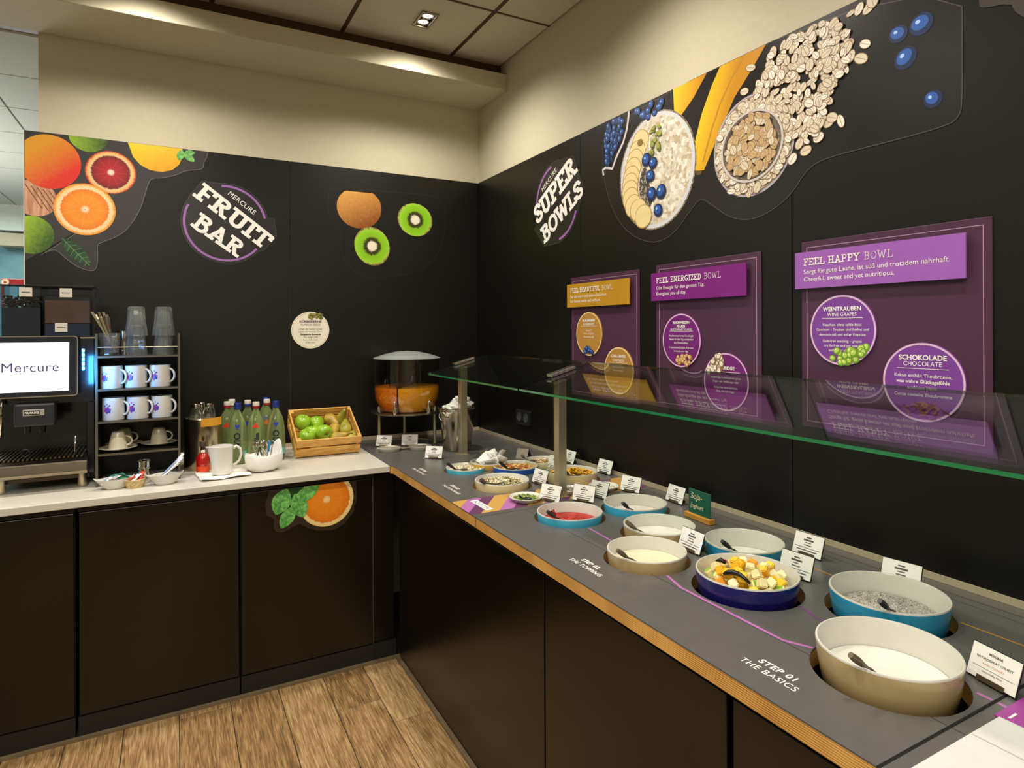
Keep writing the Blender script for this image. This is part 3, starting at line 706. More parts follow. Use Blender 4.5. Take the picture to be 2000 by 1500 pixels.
m_g = mat('header_gold', 'b98a1e', 0.45); b_g = mat('badge_gold', 'b5853a', 0.45)
m_m = mat('header_magenta', '7b1a7c', 0.45); b_m = mat('badge_magenta', '6f1d72', 0.45)
m_v = mat('header_violet', '9a5cb4', 0.45); b_v = mat('badge_violet', '7a3f98', 0.45)
poster(-1.053, 1.768, 'plum wall poster with gold header board and gold round badges', True, 'FEEL BEAUTIFUL', ('Für die innere und äußere Schönheit.', 'For beauty within and without.'),
       (.15, -.264, L('BLAUBEEREN', 'BLUEBERRIES', 'Vitamin C', 'Schützt die Zellen', 'Protects the cells'), ic_blue), (.366, -.419, L('CHIA-SAMEN', 'CHIA SEEDS', 'Reich an Omega 3', 'Rich in omega 3'), ic_seeds), m_g, b_g, 0)
poster(-1.652, 1.774, 'plum wall poster with magenta header board and magenta round badges', False, 'FEEL ENERGIZED', ('Gibt Energie für den ganzen Tag.', 'Energizes you all day.'),
       (.141, -.291, [('BUCHWEIZEN', .062, .0135, .0004), ('FLAKES', .048, .0135, .0004), ('BUCKWHEAT FLAKES', .0365, .0115, 0), ('Hochkonzentriertes Eiweiß gibt', .014, .010, 0), ('Power für den Tag und fördert', .001, .010, 0), ('den Muskelaufbau.', -.012, .010, 0), ('A concentrated dose of protein', -.030, .010, 0), ('to boost your day.', -.043, .010, 0)], ic_flakes),
       (.354, -.430, [('PORRIDGE', .042, .0165, .0004), ('Langkettige Kohlenhydrate geben', .012, .010, 0), ('länger satt. Heißhunger adé!', -.002, .010, 0), ('Long chain carbohydrates', -.022, .010, 0), ('keep you full longer.', -.035, .010, 0)], ic_oats), m_m, b_m, 0)
poster(-2.300, 1.784, 'plum wall poster with light violet header board and violet round badges', False, 'FEEL HAPPY', ('Sorgt für gute Laune, ist süß und trotzdem nahrhaft.', 'Cheerful, sweet and yet nutritious.'),
       (.131, -.263, [('WEINTRAUBEN', .055, .0165, .0004), ('WINE GRAPES', .040, .014, 0), ('Naschen ohne schlechtes', .012, .0115, 0), ('Gewissen – Trauben sind fettfrei und', -.002, .0105, 0), ('dennoch süß und voller Vitamine', -.016, .0105, 0), ('Guilt-free snacking – grapes', -.034, .0105, 0), ('are fat-free and yet sweet', -.047, .0105, 0), ('and full of vitamins', -.060, .0105, 0)], ic_grapes),
       (.347, -.394, [('SCHOKOLADE', .056, .0175, .0005), ('CHOCOLATE', .041, .0155, 0), ('Kakao enthält Theobromin,', .012, .0125, 0), ('was wahre Glücksgefühle', -.003, .0125, .0002), ('auslösen kann.', -.018, .0125, 0), ('Cocoa contains Theobromine', -.036, .0115, 0)], ic_choc), m_v, b_v, 0)

# ---- breakfast picture decal on the right wall (flat print); coordinates: distance from y=-1.2 to the right, height above z=2.0
M_dec = mat('decal_black', '1b1817', 0.32, var=0.1, scale=5); M_decline = mat('decal_outline', '4b463f', 0.4)
def A(*p): return [(-1.2-y, z-2.0) for y, z in p]
D = empty('wall_decal', label='large breakfast picture decal of porridge bowl, bananas, oats and blueberries', cat='decal', matrix=rw(-1.2, 2.0, .0124))
out = A((-1.305, 2.431), (-1.305, 2.218), (-1.345, 2.09), (-1.412, 1.985), (-1.506, 1.907), (-1.631, 1.862), (-1.719, 1.873), (-1.779, 1.906), (-1.84, 1.96), (-1.889, 1.997), (-1.951, 1.953), (-2.02, 1.904), (-2.102, 1.88), (-2.186, 1.894), (-2.265, 1.936), (-2.320, 2.003), (-2.38, 2.019), (-2.475, 2.019), (-2.704, 2.018), (-2.732, 2.035), (-2.738, 2.068), (-2.738, 2.431))
out = smooth_loop(out, 2)
flat('backing_film', out, .0008, M_dec, D, th=.0008)
obj('outline', ribbon(NB(), out[:-1]+[out[-1]], .0025, .0010, closed=True), M_decline, D)
def clip_top(pts, ymax=.4305): return [(x, min(y, ymax)) for x, y in pts]
# tray of blueberries
tr = A((-1.312, 2.2), (-1.306, 2.225), (-1.33, 2.23), (-1.375, 2.215), (-1.40, 2.255), (-1.45, 2.31), (-1.475, 2.36), (-1.490, 2.428))
obj('tray_rim', ribbon(NB(), tr, .012, .0016), mat('print_pale', 'd9d0d8', 0.4), D)
bp = []
for _ in range(90):
    y, z = R.uniform(-1.50, -1.325), R.uniform(2.235, 2.42)
    q_ = z-2.0; lim = .15+(.045*(q_-.225)/.03 if q_ < .255 else .045+(.05*(q_-.255)/.055 if q_ < .31 else .05+.045*(q_-.31)/.11))
    if (-1.2-y) < lim-.022: bp.append((-1.2-y, z-2.0))
for _ in range(14): bp.append((R.uniform(.33, .52), R.uniform(.37, .42)))
blobs(D, 'blueberries', [p for p in bp if p[1] < .418], .017, (M_bl1, M_bl2, M_bl3), z=.0012)
# bananas
M_ban = skin_mat('banana_print', 'c98a10', 'f2c51c', gx=-1.0, gy=.3, size=.08, speckle=.02)
b2 = A((-1.75, 2.4305), (-1.835, 2.4305), (-1.92, 2.4305), (-1.855, 2.364), (-1.793, 2.32), (-1.755, 2.339))
flat('banana', [(x-.62, y-.38) for x, y in b2], .0012, M_ban, D, loc=(.62, .38, 0))
b1 = A((-2.173, 2.4305), (-2.079, 2.4305), (-1.982, 2.4305), (-1.944, 2.379), (-1.895, 2.293), (-1.86, 2.199), (-1.852, 2.12), (-1.856, 2.098), (-1.905, 2.090), (-1.943, 2.149), (-1.99, 2.222), (-2.044, 2.303), (-2.113, 2.368))
o_ = flat('banana', [(x-.75, y-.26) for x, y in b1], .0014, M_ban, D, loc=(.75, .26, 0))
flat('banana_tip', [(-.085, -.162), (-.055, -.170), (-.06, -.183), (-.082, -.180)], .0016, mat('banana_end', '5c4626', 0.6), o_)
obj('banana_ridge', ribbon(NB(), [(.13, .165), (.08, .11), (.03, .04), (-.01, -.04), (-.05, -.14)], .006, .0017), mat('banana_shade', 'b98512', 0.5), o_)
# porridge bowl
PX, PY = .448, .146
bowl = flat('printed_bowl', ellipse(0, 0, .221, .231, 60, .0), .0016, mat('print_dark_crumb', '5a4a3c', 0.5, var=.5, scale=120, col2='b5a48c'), D, loc=(PX, PY, 0))
flat('bowl_rim', ellipse(0, 0, .214, .225, 60), .0018, mat('print_white_rim', 'd8d9dc', 0.3), bowl)
flat('porridge', ellipse(0, 0, .198, .209, 60), .0020, speck_mat('porridge_print', ['cfc6b2', 'e4dccb', 'bfae90', 'd9cdb8', 'efe9dd'], 70, bump=0), bowl)
M_sl1 = mat('slice_edge', 'b08f4e', 0.5); M_sl2 = mat('slice_face', 'ead59b', 0.5)
sl = [(-1.553, 2.279), (-1.531, 2.245), (-1.518, 2.213), (-1.505, 2.182), (-1.494, 2.15), (-1.488, 2.122), (-1.486, 2.093), (-1.491, 2.062), (-1.507, 2.03), (-1.539, 2.007), (-1.57, 1.977)]
for i, (y, z) in enumerate(sl):
    x_, y_ = -1.2-y-PX+.008, z-2.0-PY
    s = flat('banana_slice', ellipse(0, 0, .052, .048 if i else .052, 30), .0022+i*.0002, M_sl1, bowl, loc=(x_, y_, 0), th=.0002)
    flat('slice_flesh', ellipse(0, .001, .048, .044 if i else .048, 30), .0023+i*.0002, M_sl2, bowl, loc=(x_, y_, 0), th=.0002)
flat('slice_core', ellipse(0, 0, .016, .013, 20), .0046, mat('slice_core', '8a6a34', .6), bowl, loc=(-1.2+1.553-PX+.008, .279-PY, 0))
flat('chia_heap', smooth_loop([(-1.2-y-PX, z-2.0-PY) for y, z in ((-1.572, 2.175), (-1.55, 2.114), (-1.56, 2.043), (-1.60, 1.995), (-1.635, 2.02), (-1.615, 2.102), (-1.60, 2.17))]), .0021, speck_mat('chia_print', ['2e2824', '6b6158', 'a3988a', '453c35'], 160, bump=0), bowl)
blobs(bowl, 'pumpkin_seeds', [(-1.2+1.65-PX+R.uniform(-.03, .035), .27-PY+R.uniform(-.05, .05)) for _ in range(16)], .014, (mat('seed_edge', '4f5a1e', .5), mat('seed_face', 'a2a24a', .5)), z=.0046, sq=.5)
for y, z in ((-1.599, 2.2), (-1.639, 2.178), (-1.623, 2.131), (-1.63, 2.058), (-1.685, 2.057), (-1.667, 1.988)):
    q = blobs(bowl, 'blueberry', [(-1.2-y-PX, z-2.0-PY)], .027, (M_bl1, M_bl2, M_bl3), z=.0052, sq=.92, seg=24); del q['kind']
    for v in q.data.vertices: pass
# jar of oats
JX, JY = .915, .124
jar = flat('printed_jar', ellipse(0, 0, .163, .166, 60), .0018, mat('print_glass_rim', 'b7aeb6', 0.3), D, loc=(JX, JY, 0))
flat('jar_neck', ellipse(0, 0, .156, .159, 60), .0019, mat('jar_shade', '8a7c72', .4), jar)
def oats(parent, pts, z, rad=.017, mats=None):
    bm = NB()
    for i, (x, y) in enumerate(pts):
        rr = rad*R.uniform(.75, 1.2); a = R.uniform(0, PI); zz = z+i*.000012; q = R.uniform(.5, .8)
        for k, (s, mi) in enumerate(((1, 0), (.88, 1 if i % 3 else 2))):
            bm.faces.new([bm.verts.new((px, py, zz+k*.000005)) for px, py in ellipse(x, y, rr*s, rr*q*s, 12, a)]).material_index = mi
        c, s_ = math.cos(a), math.sin(a)
        bm.faces.new([bm.verts.new((x+c*u*rr-s_*v*rr, y+s_*u*rr+c*v*rr, zz+.000009)) for u, v in ((-.75, -.03), (.75, -.03), (.75, .04), (-.75, .04))]).material_index = 0
    o = obj('oat_flakes', bm, mats or [M_oat1, M_oat2, M_oat3], parent); o['kind'] = 'stuff'; return o
def disc_pts(n, r0, r1, cx=0, cy=0):
    o = []
    for _ in range(n):
        a = R.uniform(0, 2*PI); r = math.sqrt(R.uniform(r0*r0, r1*r1)); o.append((cx+r*math.cos(a), cy+r*math.sin(a)))
    return o
oats(jar, disc_pts(260, .118, .146), .0020)
obj('jar_ring', ribbon(NB(), ellipse(0, -.003, .122, .113, 50), .008, .0066, closed=True), mat('print_glass_rim2', 'cfc6c0', 0.3), jar)
obj('jar_ring', ribbon(NB(), ellipse(0, -.003, .113, .104, 50), .006, .0068, closed=True), mat('jar_shade2', '6e6055', .4), jar)
oats(jar, disc_pts(170, 0, .098, 0, -.003), .0070, mats=[M_oat1, mat('oat_tan', 'c9a97a', .5), M_oat2])
# spilled oats
reg = A((-2.12, 2.27), (-2.20, 2.40), (-2.24, 2.415), (-2.40, 2.418), (-2.47, 2.33), (-2.42, 2.22), (-2.38, 2.16), (-2.36, 2.08), (-2.28, 2.08), (-2.25, 2.16), (-2.20, 2.24))
def inside(p, poly):
    c = False; x, y = p
    for i in range(len(poly)):
        (x1, y1), (x2, y2) = poly[i-1], poly[i]
        if (y1 > y) != (y2 > y) and x < (x2-x1)*(y-y1)/(y2-y1)+x1: c = not c
    return c
pts = []
while len(pts) < 330:
    p = (R.uniform(.9, 1.28), R.uniform(.08, .415))
    if inside(p, reg): pts.append(p)
oats(D, pts, .0022, rad=.0165)
st = A((-2.482, 2.404), (-2.511, 2.396), (-2.458, 2.403), (-2.499, 2.301), (-2.487, 2.266), (-2.427, 2.277), (-2.443, 2.254), (-2.458, 2.283), (-2.389, 2.117), (-2.427, 2.112), (-2.40, 2.13), (-2.315, 2.057), (-2.269, 2.043), (-2.113, 2.378), (-2.165, 2.333), (-2.145, 2.31), (-2.087, 2.309), (-2.52, 2.41), (-2.13, 1.975), (-2.06, 1.985), (-2.10, 1.972), (-2.03, 1.99))
oats(D, st, .0022, rad=.019)
for y, z, r in ((-2.588, 2.291, .027), (-2.645, 2.293, .027), (-2.606, 2.222, .027), (-2.672, 2.095, .026)):
    q = blobs(D, 'blueberry', [(-1.2-y, z-2.0)], r, (M_bl1, M_bl2, M_bl3), z=.0016, sq=.9, seg=28); del q['kind']
# corner of the next decal
flat_ = tag(obj('wall_decal', plate(NB(), smooth_loop([(0, .157), (0, .012), (.012, .0), (.066, -.012), (.072, -.035), (.095, -.06), (.6, -.10), (.6, .157)], 1), 0, .0012), mat('decal_grey', '3a3530', .4), loc=(0, 0, 0)), 'corner of a dark decal at the upper right edge of the picture', 'decal')
flat_.matrix_world = rw(-2.772, 2.27, .0124)
# ---- SUPER BOWLS logo decal
M_purple = mat('logo_ring', '9a66ad', 0.4); M_logo = mat('logo_film', '242120', 0.33)
def logo(name, label, mtx, rot, words, merc, ring_r, outline, gaps, th):
    t = empty(name, label=label, cat='decal', matrix=mtx)
    flat('backing_film', outline, .0008, M_logo, t)
    obj('outline', ribbon(NB(), outline, .002, .0010, closed=True), M_decline, t)
    for a, b in gaps:
        obj('ring', ribbon(NB(), [(ring_r*math.cos(math.radians(a+(b-a)*i/40)), ring_r*math.sin(math.radians(a+(b-a)*i/40))) for i in range(41)], th, .0012), M_purple, t)
    return t
lg = logo('wall_decal', 'round violet and white SUPER BOWLS lettering decal on the right wall', rw(-.920, 2.153, .0124), 0, None, None, .188,
          [(.205*math.cos(math.radians(a)), .205*math.sin(math.radians(a))) for a in range(95, 215, 10)]+[(-.215, -.10), (-.115, -.205)]+[(.205*math.cos(math.radians(a)), .205*math.sin(math.radians(a))) for a in range(-85, -20, 10)]+[(.245, .01), (.155, .19)],
          ((103, 188), (-82, -22)), .012)
LR = math.radians(28)
slab('lettering', 'SUPER', .100, .20, M_white_print, lg, -.182, -.088, .0014, rot=LR, track=.0, xs=1.12)
slab('lettering', 'BOWLS', .088, .20, M_white_print, lg, -.112, -.192, .0014, rot=LR, track=-.01, xs=1.12)
text('lettering', 'MERCURE', .035, M_white_print, lg, -.128, .072, .0014, rot=math.radians(30), space=1.05)

# ---- back wall decals
M_decg = mat('decal_slate', '2f2c2c', 0.34)
CX, CZ = -1.9, 2.1
Dk = empty('wall_decal', label='citrus fruit picture decal at the upper left of the back wall', cat='decal', matrix=bw(CX, CZ, -.0124))
def Bp(*p): return [(x-CX, z-CZ) for x, z in p]
co = [(-2.259, 2.431), (-2.2585, 2.431), (-1.517, 2.431), (-1.5175, 2.43), (-1.524, 2.399), (-1.537, 2.375), (-1.537, 2.35), (-1.557, 2.333), (-1.615, 2.326), (-1.659, 2.296), (-1.721, 2.275), (-1.758, 2.271), (-1.776, 2.255), (-1.794, 2.183), (-1.813, 2.112), (-1.854, 2.032), (-1.89, 1.988), (-1.942, 1.958), (-1.982, 1.938), (-1.988, 1.921), (-1.985, 1.88), (-1.990, 1.819), (-2.011, 1.805), (-2.066, 1.823), (-2.121, 1.873), (-2.142, 1.899), (-2.169, 1.897), (-2.222, 1.855), (-2.259, 1.843)]
cof = Bp(*co)
cof = cof[:2]+[p for p in smooth_loop(cof[2:-1], 2)[1:-3]]+cof[-1:]
flat('backing_film', cof, .0008, M_decg, Dk)
obj('outline', ribbon(NB(), cof[3:-1], .0025, .0010), mat('outline_pale', '6f6a62', .4), Dk)
def cut(pts, x0=None, y1=None):
    """trim a printed shape at the decal's edge"""
    res = pts
    for ax, lim, sg in ((0, x0, 1), (1, y1, -1)):
        if lim is None: continue
        o = []
        for i in range(len(res)):
            a, b = res[i], res[(i+1) % len(res)]
            ia, ib = sg*(a[ax]-lim) >= 0, sg*(b[ax]-lim) >= 0
            if ia: o.append(a)
            if ia != ib:
                f = (lim-a[ax])/(b[ax]-a[ax]); o.append((a[0]+(b[0]-a[0])*f, a[1]+(b[1]-a[1])*f))
        res = o
    return res
def fruit(name, x, z, pts, m, lvl, D_=Dk, ox=CX, oz=CZ):
    pts = cut(pts, -2.2585-x if D_ is Dk else None, 2.4305-z if D_ is Dk else None)
    return flat(name, pts, lvl, m, D_, loc=(x-ox, z-oz, 0), th=.0003)
fruit('lime', -2.019, 2.437, ellipse(0, 0, .078, .073), skin_mat('lime_print2', '8fb32c', '2f4a12', gx=.9, gy=.0, size=.08), .0012)
fruit('grapefruit', -2.169, 2.300, ellipse(0, 0, .120, .124, 48, .3), skin_mat('grapefruit_print', 'd8291a', 'dd9a22', gx=-.75, gy=.9, size=.12, speckle=.05, scale=80), .0016)
fruit('citrus_segment', -2.225, 2.129, ellipse(0, 0, .088, .080, 40, -.5), mat('segment_print', 'c98a68', .5, var=.3, scale=14, stretch=(6, .6, 1), col2='dda886'), .0012)
for i in range(6): obj('segment_line', ribbon(NB(), Bp(*[(-2.258+.022*i+.07*t, 2.19-.12*t-.006*i) for t in (0, .3, .6, .9)]), .0035, .0014), mat('segment_dark', '6e3a28', .5), Dk)
fruit('lime', -2.235, 1.962, ellipse(0, 0, .084, .086), skin_mat('lime_print', '9cc22e', '3b5a16', gx=.9, gy=-.5, size=.085), .0016)
fruit('blood_orange', -1.932, 2.278, ellipse(0, 0, .103, .101), slice_mat('blood_orange_print', .103, [(0, 'f2e6da'), (.10, 'e7c4b8'), (.16, 'b01820'), (.55, '9a0d16'), (.74, '6d0a12'), (.80, 'e9c48c'), (.92, 'e0a860'), (.95, 'cf4d1c'), (1, 'b8360f')], 11, 'd76a60', .03), .0018)
fruit('orange_slice', -2.034, 2.094, ellipse(0, 0, .121, .121), slice_mat('orange_print', .121, [(0, 'b38a4a'), (.04, 'f4e6cc'), (.10, 'f7c890'), (.16, 'f08a1c'), (.5, 'f39420'), (.76, 'ea7d12'), (.80, 'f7dcaa'), (.90, 'f3cf94'), (.94, 'f0a53a'), (1, 'e08c20')], 11, 'f8c470', .03), .0020)
fruit('lemon', -1.752, 2.394, [(-.112, .04), (-.104, .015), (-.09, -.03), (-.06, -.065), (-.02, -.086), (.03, -.090), (.075, -.075), (.105, -.045), (.122, .0), (.12, .036), (-.112, .036)], skin_mat('lemon_print', 'f2cf22', 'e0a010', gx=.3, gy=-.8, size=.09), .0014)
M_leaf1 = mat('mint_print', '4fa044', .5, var=.25, scale=60, col2='86cf6a'); M_leafd = mat('leaf_print', '173a1c', .4, var=.3, scale=30, col2='23552a'); M_vein = mat('leaf_vein', '8aa574', .5)
def leaf(name, x, z, l, w_, rot, m, lvl, D_, ox, oz, vein=M_vein, nv=6, y1=None, veinw=.0016):
    n = 14; pts = []
    for i in range(n+1):
        t = i/n; pts.append((l*(t-.5), w_*.5*math.sin(PI*t)**.75))
    for i in range(n-1, 0, -1):
        t = i/n; pts.append((l*(t-.5), -w_*.5*math.sin(PI*t)**.75))
    c, s = math.cos(rot), math.sin(rot)
    rp = [(a*c-b*s, a*s+b*c) for a, b in pts]
    if y1 is not None: rp = cut(rp, None, y1-z)
    o = flat(name, rp, lvl, m, D_, loc=(x-ox, z-oz, 0), th=.0002)
    bm = NB(); ribbon(bm, [(l*(-.48)*c, l*(-.48)*s), (l*.48*c, l*.48*s)], veinw, lvl+.0002)
    for i in range(1, nv+1):
        t = i/(nv+1); u = l*(t-.5); h = w_*.42*math.sin(PI*t)**.75
        for sg in (-1, 1):
            a, b = (u, 0), (u+l*.07, sg*h)
            ribbon(bm, [(a[0]*c-a[1]*s, a[0]*s+a[1]*c), (b[0]*c-b[1]*s, b[0]*s+b[1]*c)], veinw*.7, lvl+.00025)
    if y1 is None: obj('leaf_veins', bm, vein, o)
    else: bm.free()
    return o
leaf('leaf', -2.070, 1.893, .165, .066, -.86, M_leafd, .0014, Dk, CX, CZ)
leaf('mint_leaf', -1.640, 2.398, .055, .034, 1.3, M_leaf1, .0018, Dk, CX, CZ, y1=2.430); leaf('mint_leaf', -1.603, 2.392, .062, .034, -.7, M_leaf1, .0020, Dk, CX, CZ); leaf('mint_leaf', -1.60, 2.415, .05, .024, .1, M_leaf1, .0022, Dk, CX, CZ, y1=2.430)
# FRUIT BAR logo
rr_ = .205
ol = [(rr_*math.cos(math.radians(a)), rr_*math.sin(math.radians(a))) for a in range(100, 6, -8)]+[(.232, .045), (.245, -.05), (.185, -.125)]+[(rr_*math.cos(math.radians(a)), rr_*math.sin(math.radians(a))) for a in range(-42, -220, -10)]+[(-.165, .125), (-.11, .205)]
lb_ = logo('wall_decal', 'round violet and white FRUIT BAR lettering decal on the back wall', bw(-1.436, 2.075, -.0124), 0, None, None, .190, ol, ((96, 12), (-40, -206)), .011)
slab('lettering', 'FRUIT', .086, .19, M_white_print, lb_, -.153, .130, .0014, rot=math.radians(-37.5), track=.015, xs=1.36)
slab('lettering', 'BAR', .082, .185, M_white_print, lb_, -.163, -.020, .0014, rot=math.radians(-35.5), track=.02, xs=1.28)
text('lettering', 'MERCURE', .035, M_white_print, lb_, .006, .150, .0014, rot=math.radians(-37.5), space=1.05)
# kiwi decal
KX, KZ = -.6, 2.1
Kd = empty('wall_decal', label='kiwi picture decal with whole kiwi and two green halves', cat='decal', matrix=bw(KX, KZ, -.0124))
ko = [(-0.925, 2.239), (-0.921, 2.287), (-0.898, 2.311), (-0.598, 2.323), (-0.296, 2.327), (-0.249, 2.295), (-0.225, 2.222), (-0.234, 2.095), (-0.298, 1.943), (-0.414, 1.865), (-0.556, 1.838), (-0.658, 1.817), (-0.743, 1.831), (-0.812, 1.877), (-0.849, 1.951), (-0.859, 2.012), (-0.848, 2.067), (-0.899, 2.119), (-0.925, 2.184)]
kp = smooth_loop([(x-KX, z-KZ) for x, z in ko], 1)
flat('backing_film', kp, .0008, M_black, Kd); obj('outline', ribbon(NB(), kp, .002, .0010, closed=True), mat('faint_outline', '2d2922', .4), Kd)
kw = [(.126*math.cos(a)*(1.0 if math.sin(a) < .5 else .96), min(.088, .118*math.sin(a))-.006) for a in [2*PI*i/48 for i in range(48)]]
flat('kiwi', kw, .0014, skin_mat('kiwi_skin_print', '8a4a12', 'dba04c', gx=-.4, gy=.8, size=.12, speckle=.06, scale=50), Kd, loc=(-.75-KX, 2.222-KZ, 0))
ks = [(0, 'efe8d8'), (.24, 'efe4c8'), (.29, '2e2410'), (.44, '33300f'), (.52, '8cbf1e'), (.75, '86c81c'), (.9, '9ccf34'), (.955, 'a9a85a'), (1, '7a6a34')]
flat('kiwi_slice', ellipse(0, 0, .112, .100, 44), .0016, slice_mat('kiwi_print', .107, ks, 44, '5c8a12', .10, inner=.3, outer=.68, noise=.30), Kd, loc=(-.678-KX, 2.002-KZ, 0)).rotation_euler = (0, 0, 2.0)
flat('kiwi_slice', ellipse(0, 0, .108, .096, 44), .0016, slice_mat('kiwi_print2', .104, ks, 44, '5c8a12', .10, inner=.3, outer=.68, noise=.30), Kd, loc=(-.421-KX, 2.173-KZ, 0)).rotation_euler = (0, 0, -.2)
# round pumpkin seed notice
rn = empty('round_notice', label='round cream paper notice on the back wall above the bottles', cat='notice', matrix=bw(-1.02, 1.526, -.0124))
obj('disc', plate(NB(), ellipse(0, 0, .1, .1, 56), 0, .003), mat('cream_paper', 'e9e2cd', .6), rn)
obj('ring', ribbon(NB(), ellipse(0, 0, .094, .094, 56), .0015, .0034, closed=True), mat('thin_ring', 'b7a9a0', .6), rn)
blobs(rn, 'pumpkin_seeds', [(R.uniform(-.01, .06), R.uniform(.066, .088)) for _ in range(26)], .009, (mat('seed_dark', '4c4a14', .5), mat('seed_olive', '9a8f3a', .5)), z=.0036, sq=.5)
mk = mat('plum_print', '6c3a63', .6)
text('lettering', 'KÜRBISKERNE', .0185, mk, rn, 0, .040, .0036, align='CENTER', bold=.0006); text('lettering', 'PUMPKIN SEEDS', .0145, mk, rn, 0, .024, .0036, align='CENTER')
for i, (s, b) in enumerate((('Unter der harten Schale', 0), ('steckt ein weicher Kern:', 0), ('Entspannte Momente', .0005), ('The tough shell', 0), ('has a soft heart', 0), ('of its own.', 0))):
    text('lettering', s, .0125, M_ink if b else mat('grey_ink', '6a645c', .7), rn, 0, .002-i*.0145, .0036, align='CENTER', bold=b)
# orange and mint decal on the cabinet door
OX, OZ = -1.13, .75
Od = empty('cabinet_decal', label='orange slice and mint picture decal on the black cabinet door', cat='decal', matrix=bw(OX, OZ, -.7003))
oo = [(-1.319, 0.8455), (-1.335, 0.789), (-1.33, 0.742), (-1.3, 0.721), (-1.302, 0.682), (-1.289, 0.663), (-1.263, 0.659), (-1.236, 0.671), (-1.195, 0.686), (-1.163, 0.665), (-1.126, 0.645), (-1.056, 0.636), (-1.003, 0.655), (-0.963, 0.703), (-0.948, 0.76), (-0.95, 0.8455)]
flat('backing_film', [(x-OX, z-OZ) for x, z in oo], .0008, mat('decal_brown', '2e2117', .4), Od)
ocut = .8452-.776
flat('orange_slice', cut(ellipse(0, 0, .119, .119, 48), None, ocut), .0012, slice_mat('orange_print2', .119, [(0, 'f0d9a0'), (.10, 'f1c77c'), (.15, 'e8871c'), (.5, 'ea8a1e'), (.84, 'dd7410'), (.87, 'f0d694'), (.97, 'ead08c'), (1, 'd9b05a')], 12, 'f2ae50', .025), Od, loc=(-1.081-OX, .776-OZ, 0))
for a in ((-1.226, .838, .10, .05, .1), (-1.165, .815, .125, .06, .5), (-1.270, .792, .115, .078, 1.15), (-1.197, .765, .115, .07, 1.9), (-1.245, .722, .105, .058, 1.0)):
    leaf('mint_leaf', a[0], a[1], a[2], a[3], a[4], M_leaf1 if a[1] < .83 else M_leafd, .0016+R.uniform(0, .0012), Od, OX, OZ, y1=.845 if a[1] > .81 else None, vein=mat('mint_vein', '2f6e34', .5))
# wall sockets
so = empty('wall_socket', label='double black wall socket above the far end of the buffet', cat='socket', matrix=rw(-.585, 1.05, .0124))
obj('cover', plate(NB(), rrect(-.075, -.04, .075, .04, .006), 0, .009), mat('socket_black', '232323', .2), so, bevel=0.002)
for s in (-1, 1): obj('socket_well', lt([(.024, .0095), (.0225, .0115), (.021, .0095), (.02, .0092), (0, .0092)], 28), mat('black_gloss', '4a4a4a', .12), so, loc=(s*.036, 0, 0), smooth=True)

# ================================================================ GLASS GUARD
sg = empty('glass_guard', (-.40, -1.55, .9), label='tilted green-edged glass sneeze guard on square steel posts over the buffet', cat='sneeze guard')
tilt = math.atan2(.087, .325)
M_gedge = glass('glass_edge', '1d8f55', 1.5, 1.0)
def guard_mat():
    m = bpy.data.materials.new('green_edge'); m.use_nodes = True; b = m.node_tree.nodes['Principled BSDF']
    b.inputs['Base Color'].default_value = srgb('25a262'); b.inputs['Roughness'].default_value = .12; b.inputs['Transmission Weight'].default_value = .35
    return m
M_green = guard_mat()
for y0, y1 in ((-1.549, -.64), (-3.30, -1.561)):
    bm = NB(); h = .168
    bmesh.ops.create_cube(bm, size=1.0)
    for v in bm.verts: v.co = Vector((v.co.x*2*h, v.co.y*(y1-y0), v.co.z*.008))
    for f in bm.faces: f.material_index = 0 if abs(f.normal.z) > .5 else (1 if f.normal.x < -.5 else 2)
    g = obj('glass_pane', bm, [M_gpane, M_green, glass('pane_side', '8fae98', 1.5, 2.0)], sg, loc=(-.416+.40, (y0+y1)/2+1.55, 1.3525-.9-.001), rot=(0, -tilt, 0))
for y in (-.649, -1.555, -2.95):
    if y > -2.5:
        obj('post', bx(-.0175, .0175, -.0175, .0175, 0, .440), M_steel, sg, loc=(0, y+1.55, 0), bevel=0.0015)
        obj('foot_plate', bx(-.028, .028, -.028, .028, 0, .003), M_steel, sg, loc=(0, y+1.55, 0), bevel=0.001)
        for dz, hh in ((.0125, .0055), (-.0085, .0045)):
            obj('clamp', bx(-.055, .055, -.017, .017, -hh, hh), mat('clamp_steel', 'cfc9ba', .25, metal=1), sg, loc=(.005, y+1.55, .4555+dz), rot=(0, -tilt, 0), bevel=0.0015)

# ================================================================ BOWLS
def bowl_mat(name, c): return mat(name, c, .22, coat=.4, var=.03)
BC = {'beige': bowl_mat('glaze_beige', 'a99468'), 'sky': bowl_mat('glaze_sky', '3fa3c6'), 'teal': bowl_mat('glaze_teal', '2687ab'),
      'navy': bowl_mat('glaze_navy', '14125c'), 'royal': bowl_mat('glaze_royal', '1f4fa8'), 'sand': bowl_mat('glaze_sand', 'd2c290'), 'yellow': bowl_mat('glaze_yellow', 'c99f3c'), 'aqua': bowl_mat('glaze_aqua', '4fb3cf')}
def bowl(key, colour, label, depth=.088, inner=M_creamcer, group='round serving bowls set into the buffet top'):
    x, y, r, z = BOWLS[key]
    d = depth
    prof = [(0, -d), (r*.80, -d), (r*.90, -d+.010), (r*.965, -d*.45), (r, -.003), (r-.001, 0), (r-.004, 0), (r-.006, -.004), (r*.965-.006, -d*.45), (r*.87, -d+.014), (r*.78, -d+.007), (0, -d+.006)]
    mi = [0, 0, 0, 0, 1, 1, 1, 1, 1, 1, 1]
    o = obj('serving_bowl', lt(prof, 72, mi=mi), [BC[colour], inner], loc=(x, y, z), smooth=2)
    return tag(o, label, 'bowl', group)
bowl('near', 'beige', 'largest beige bowl of white yoghurt, nearest the viewer')
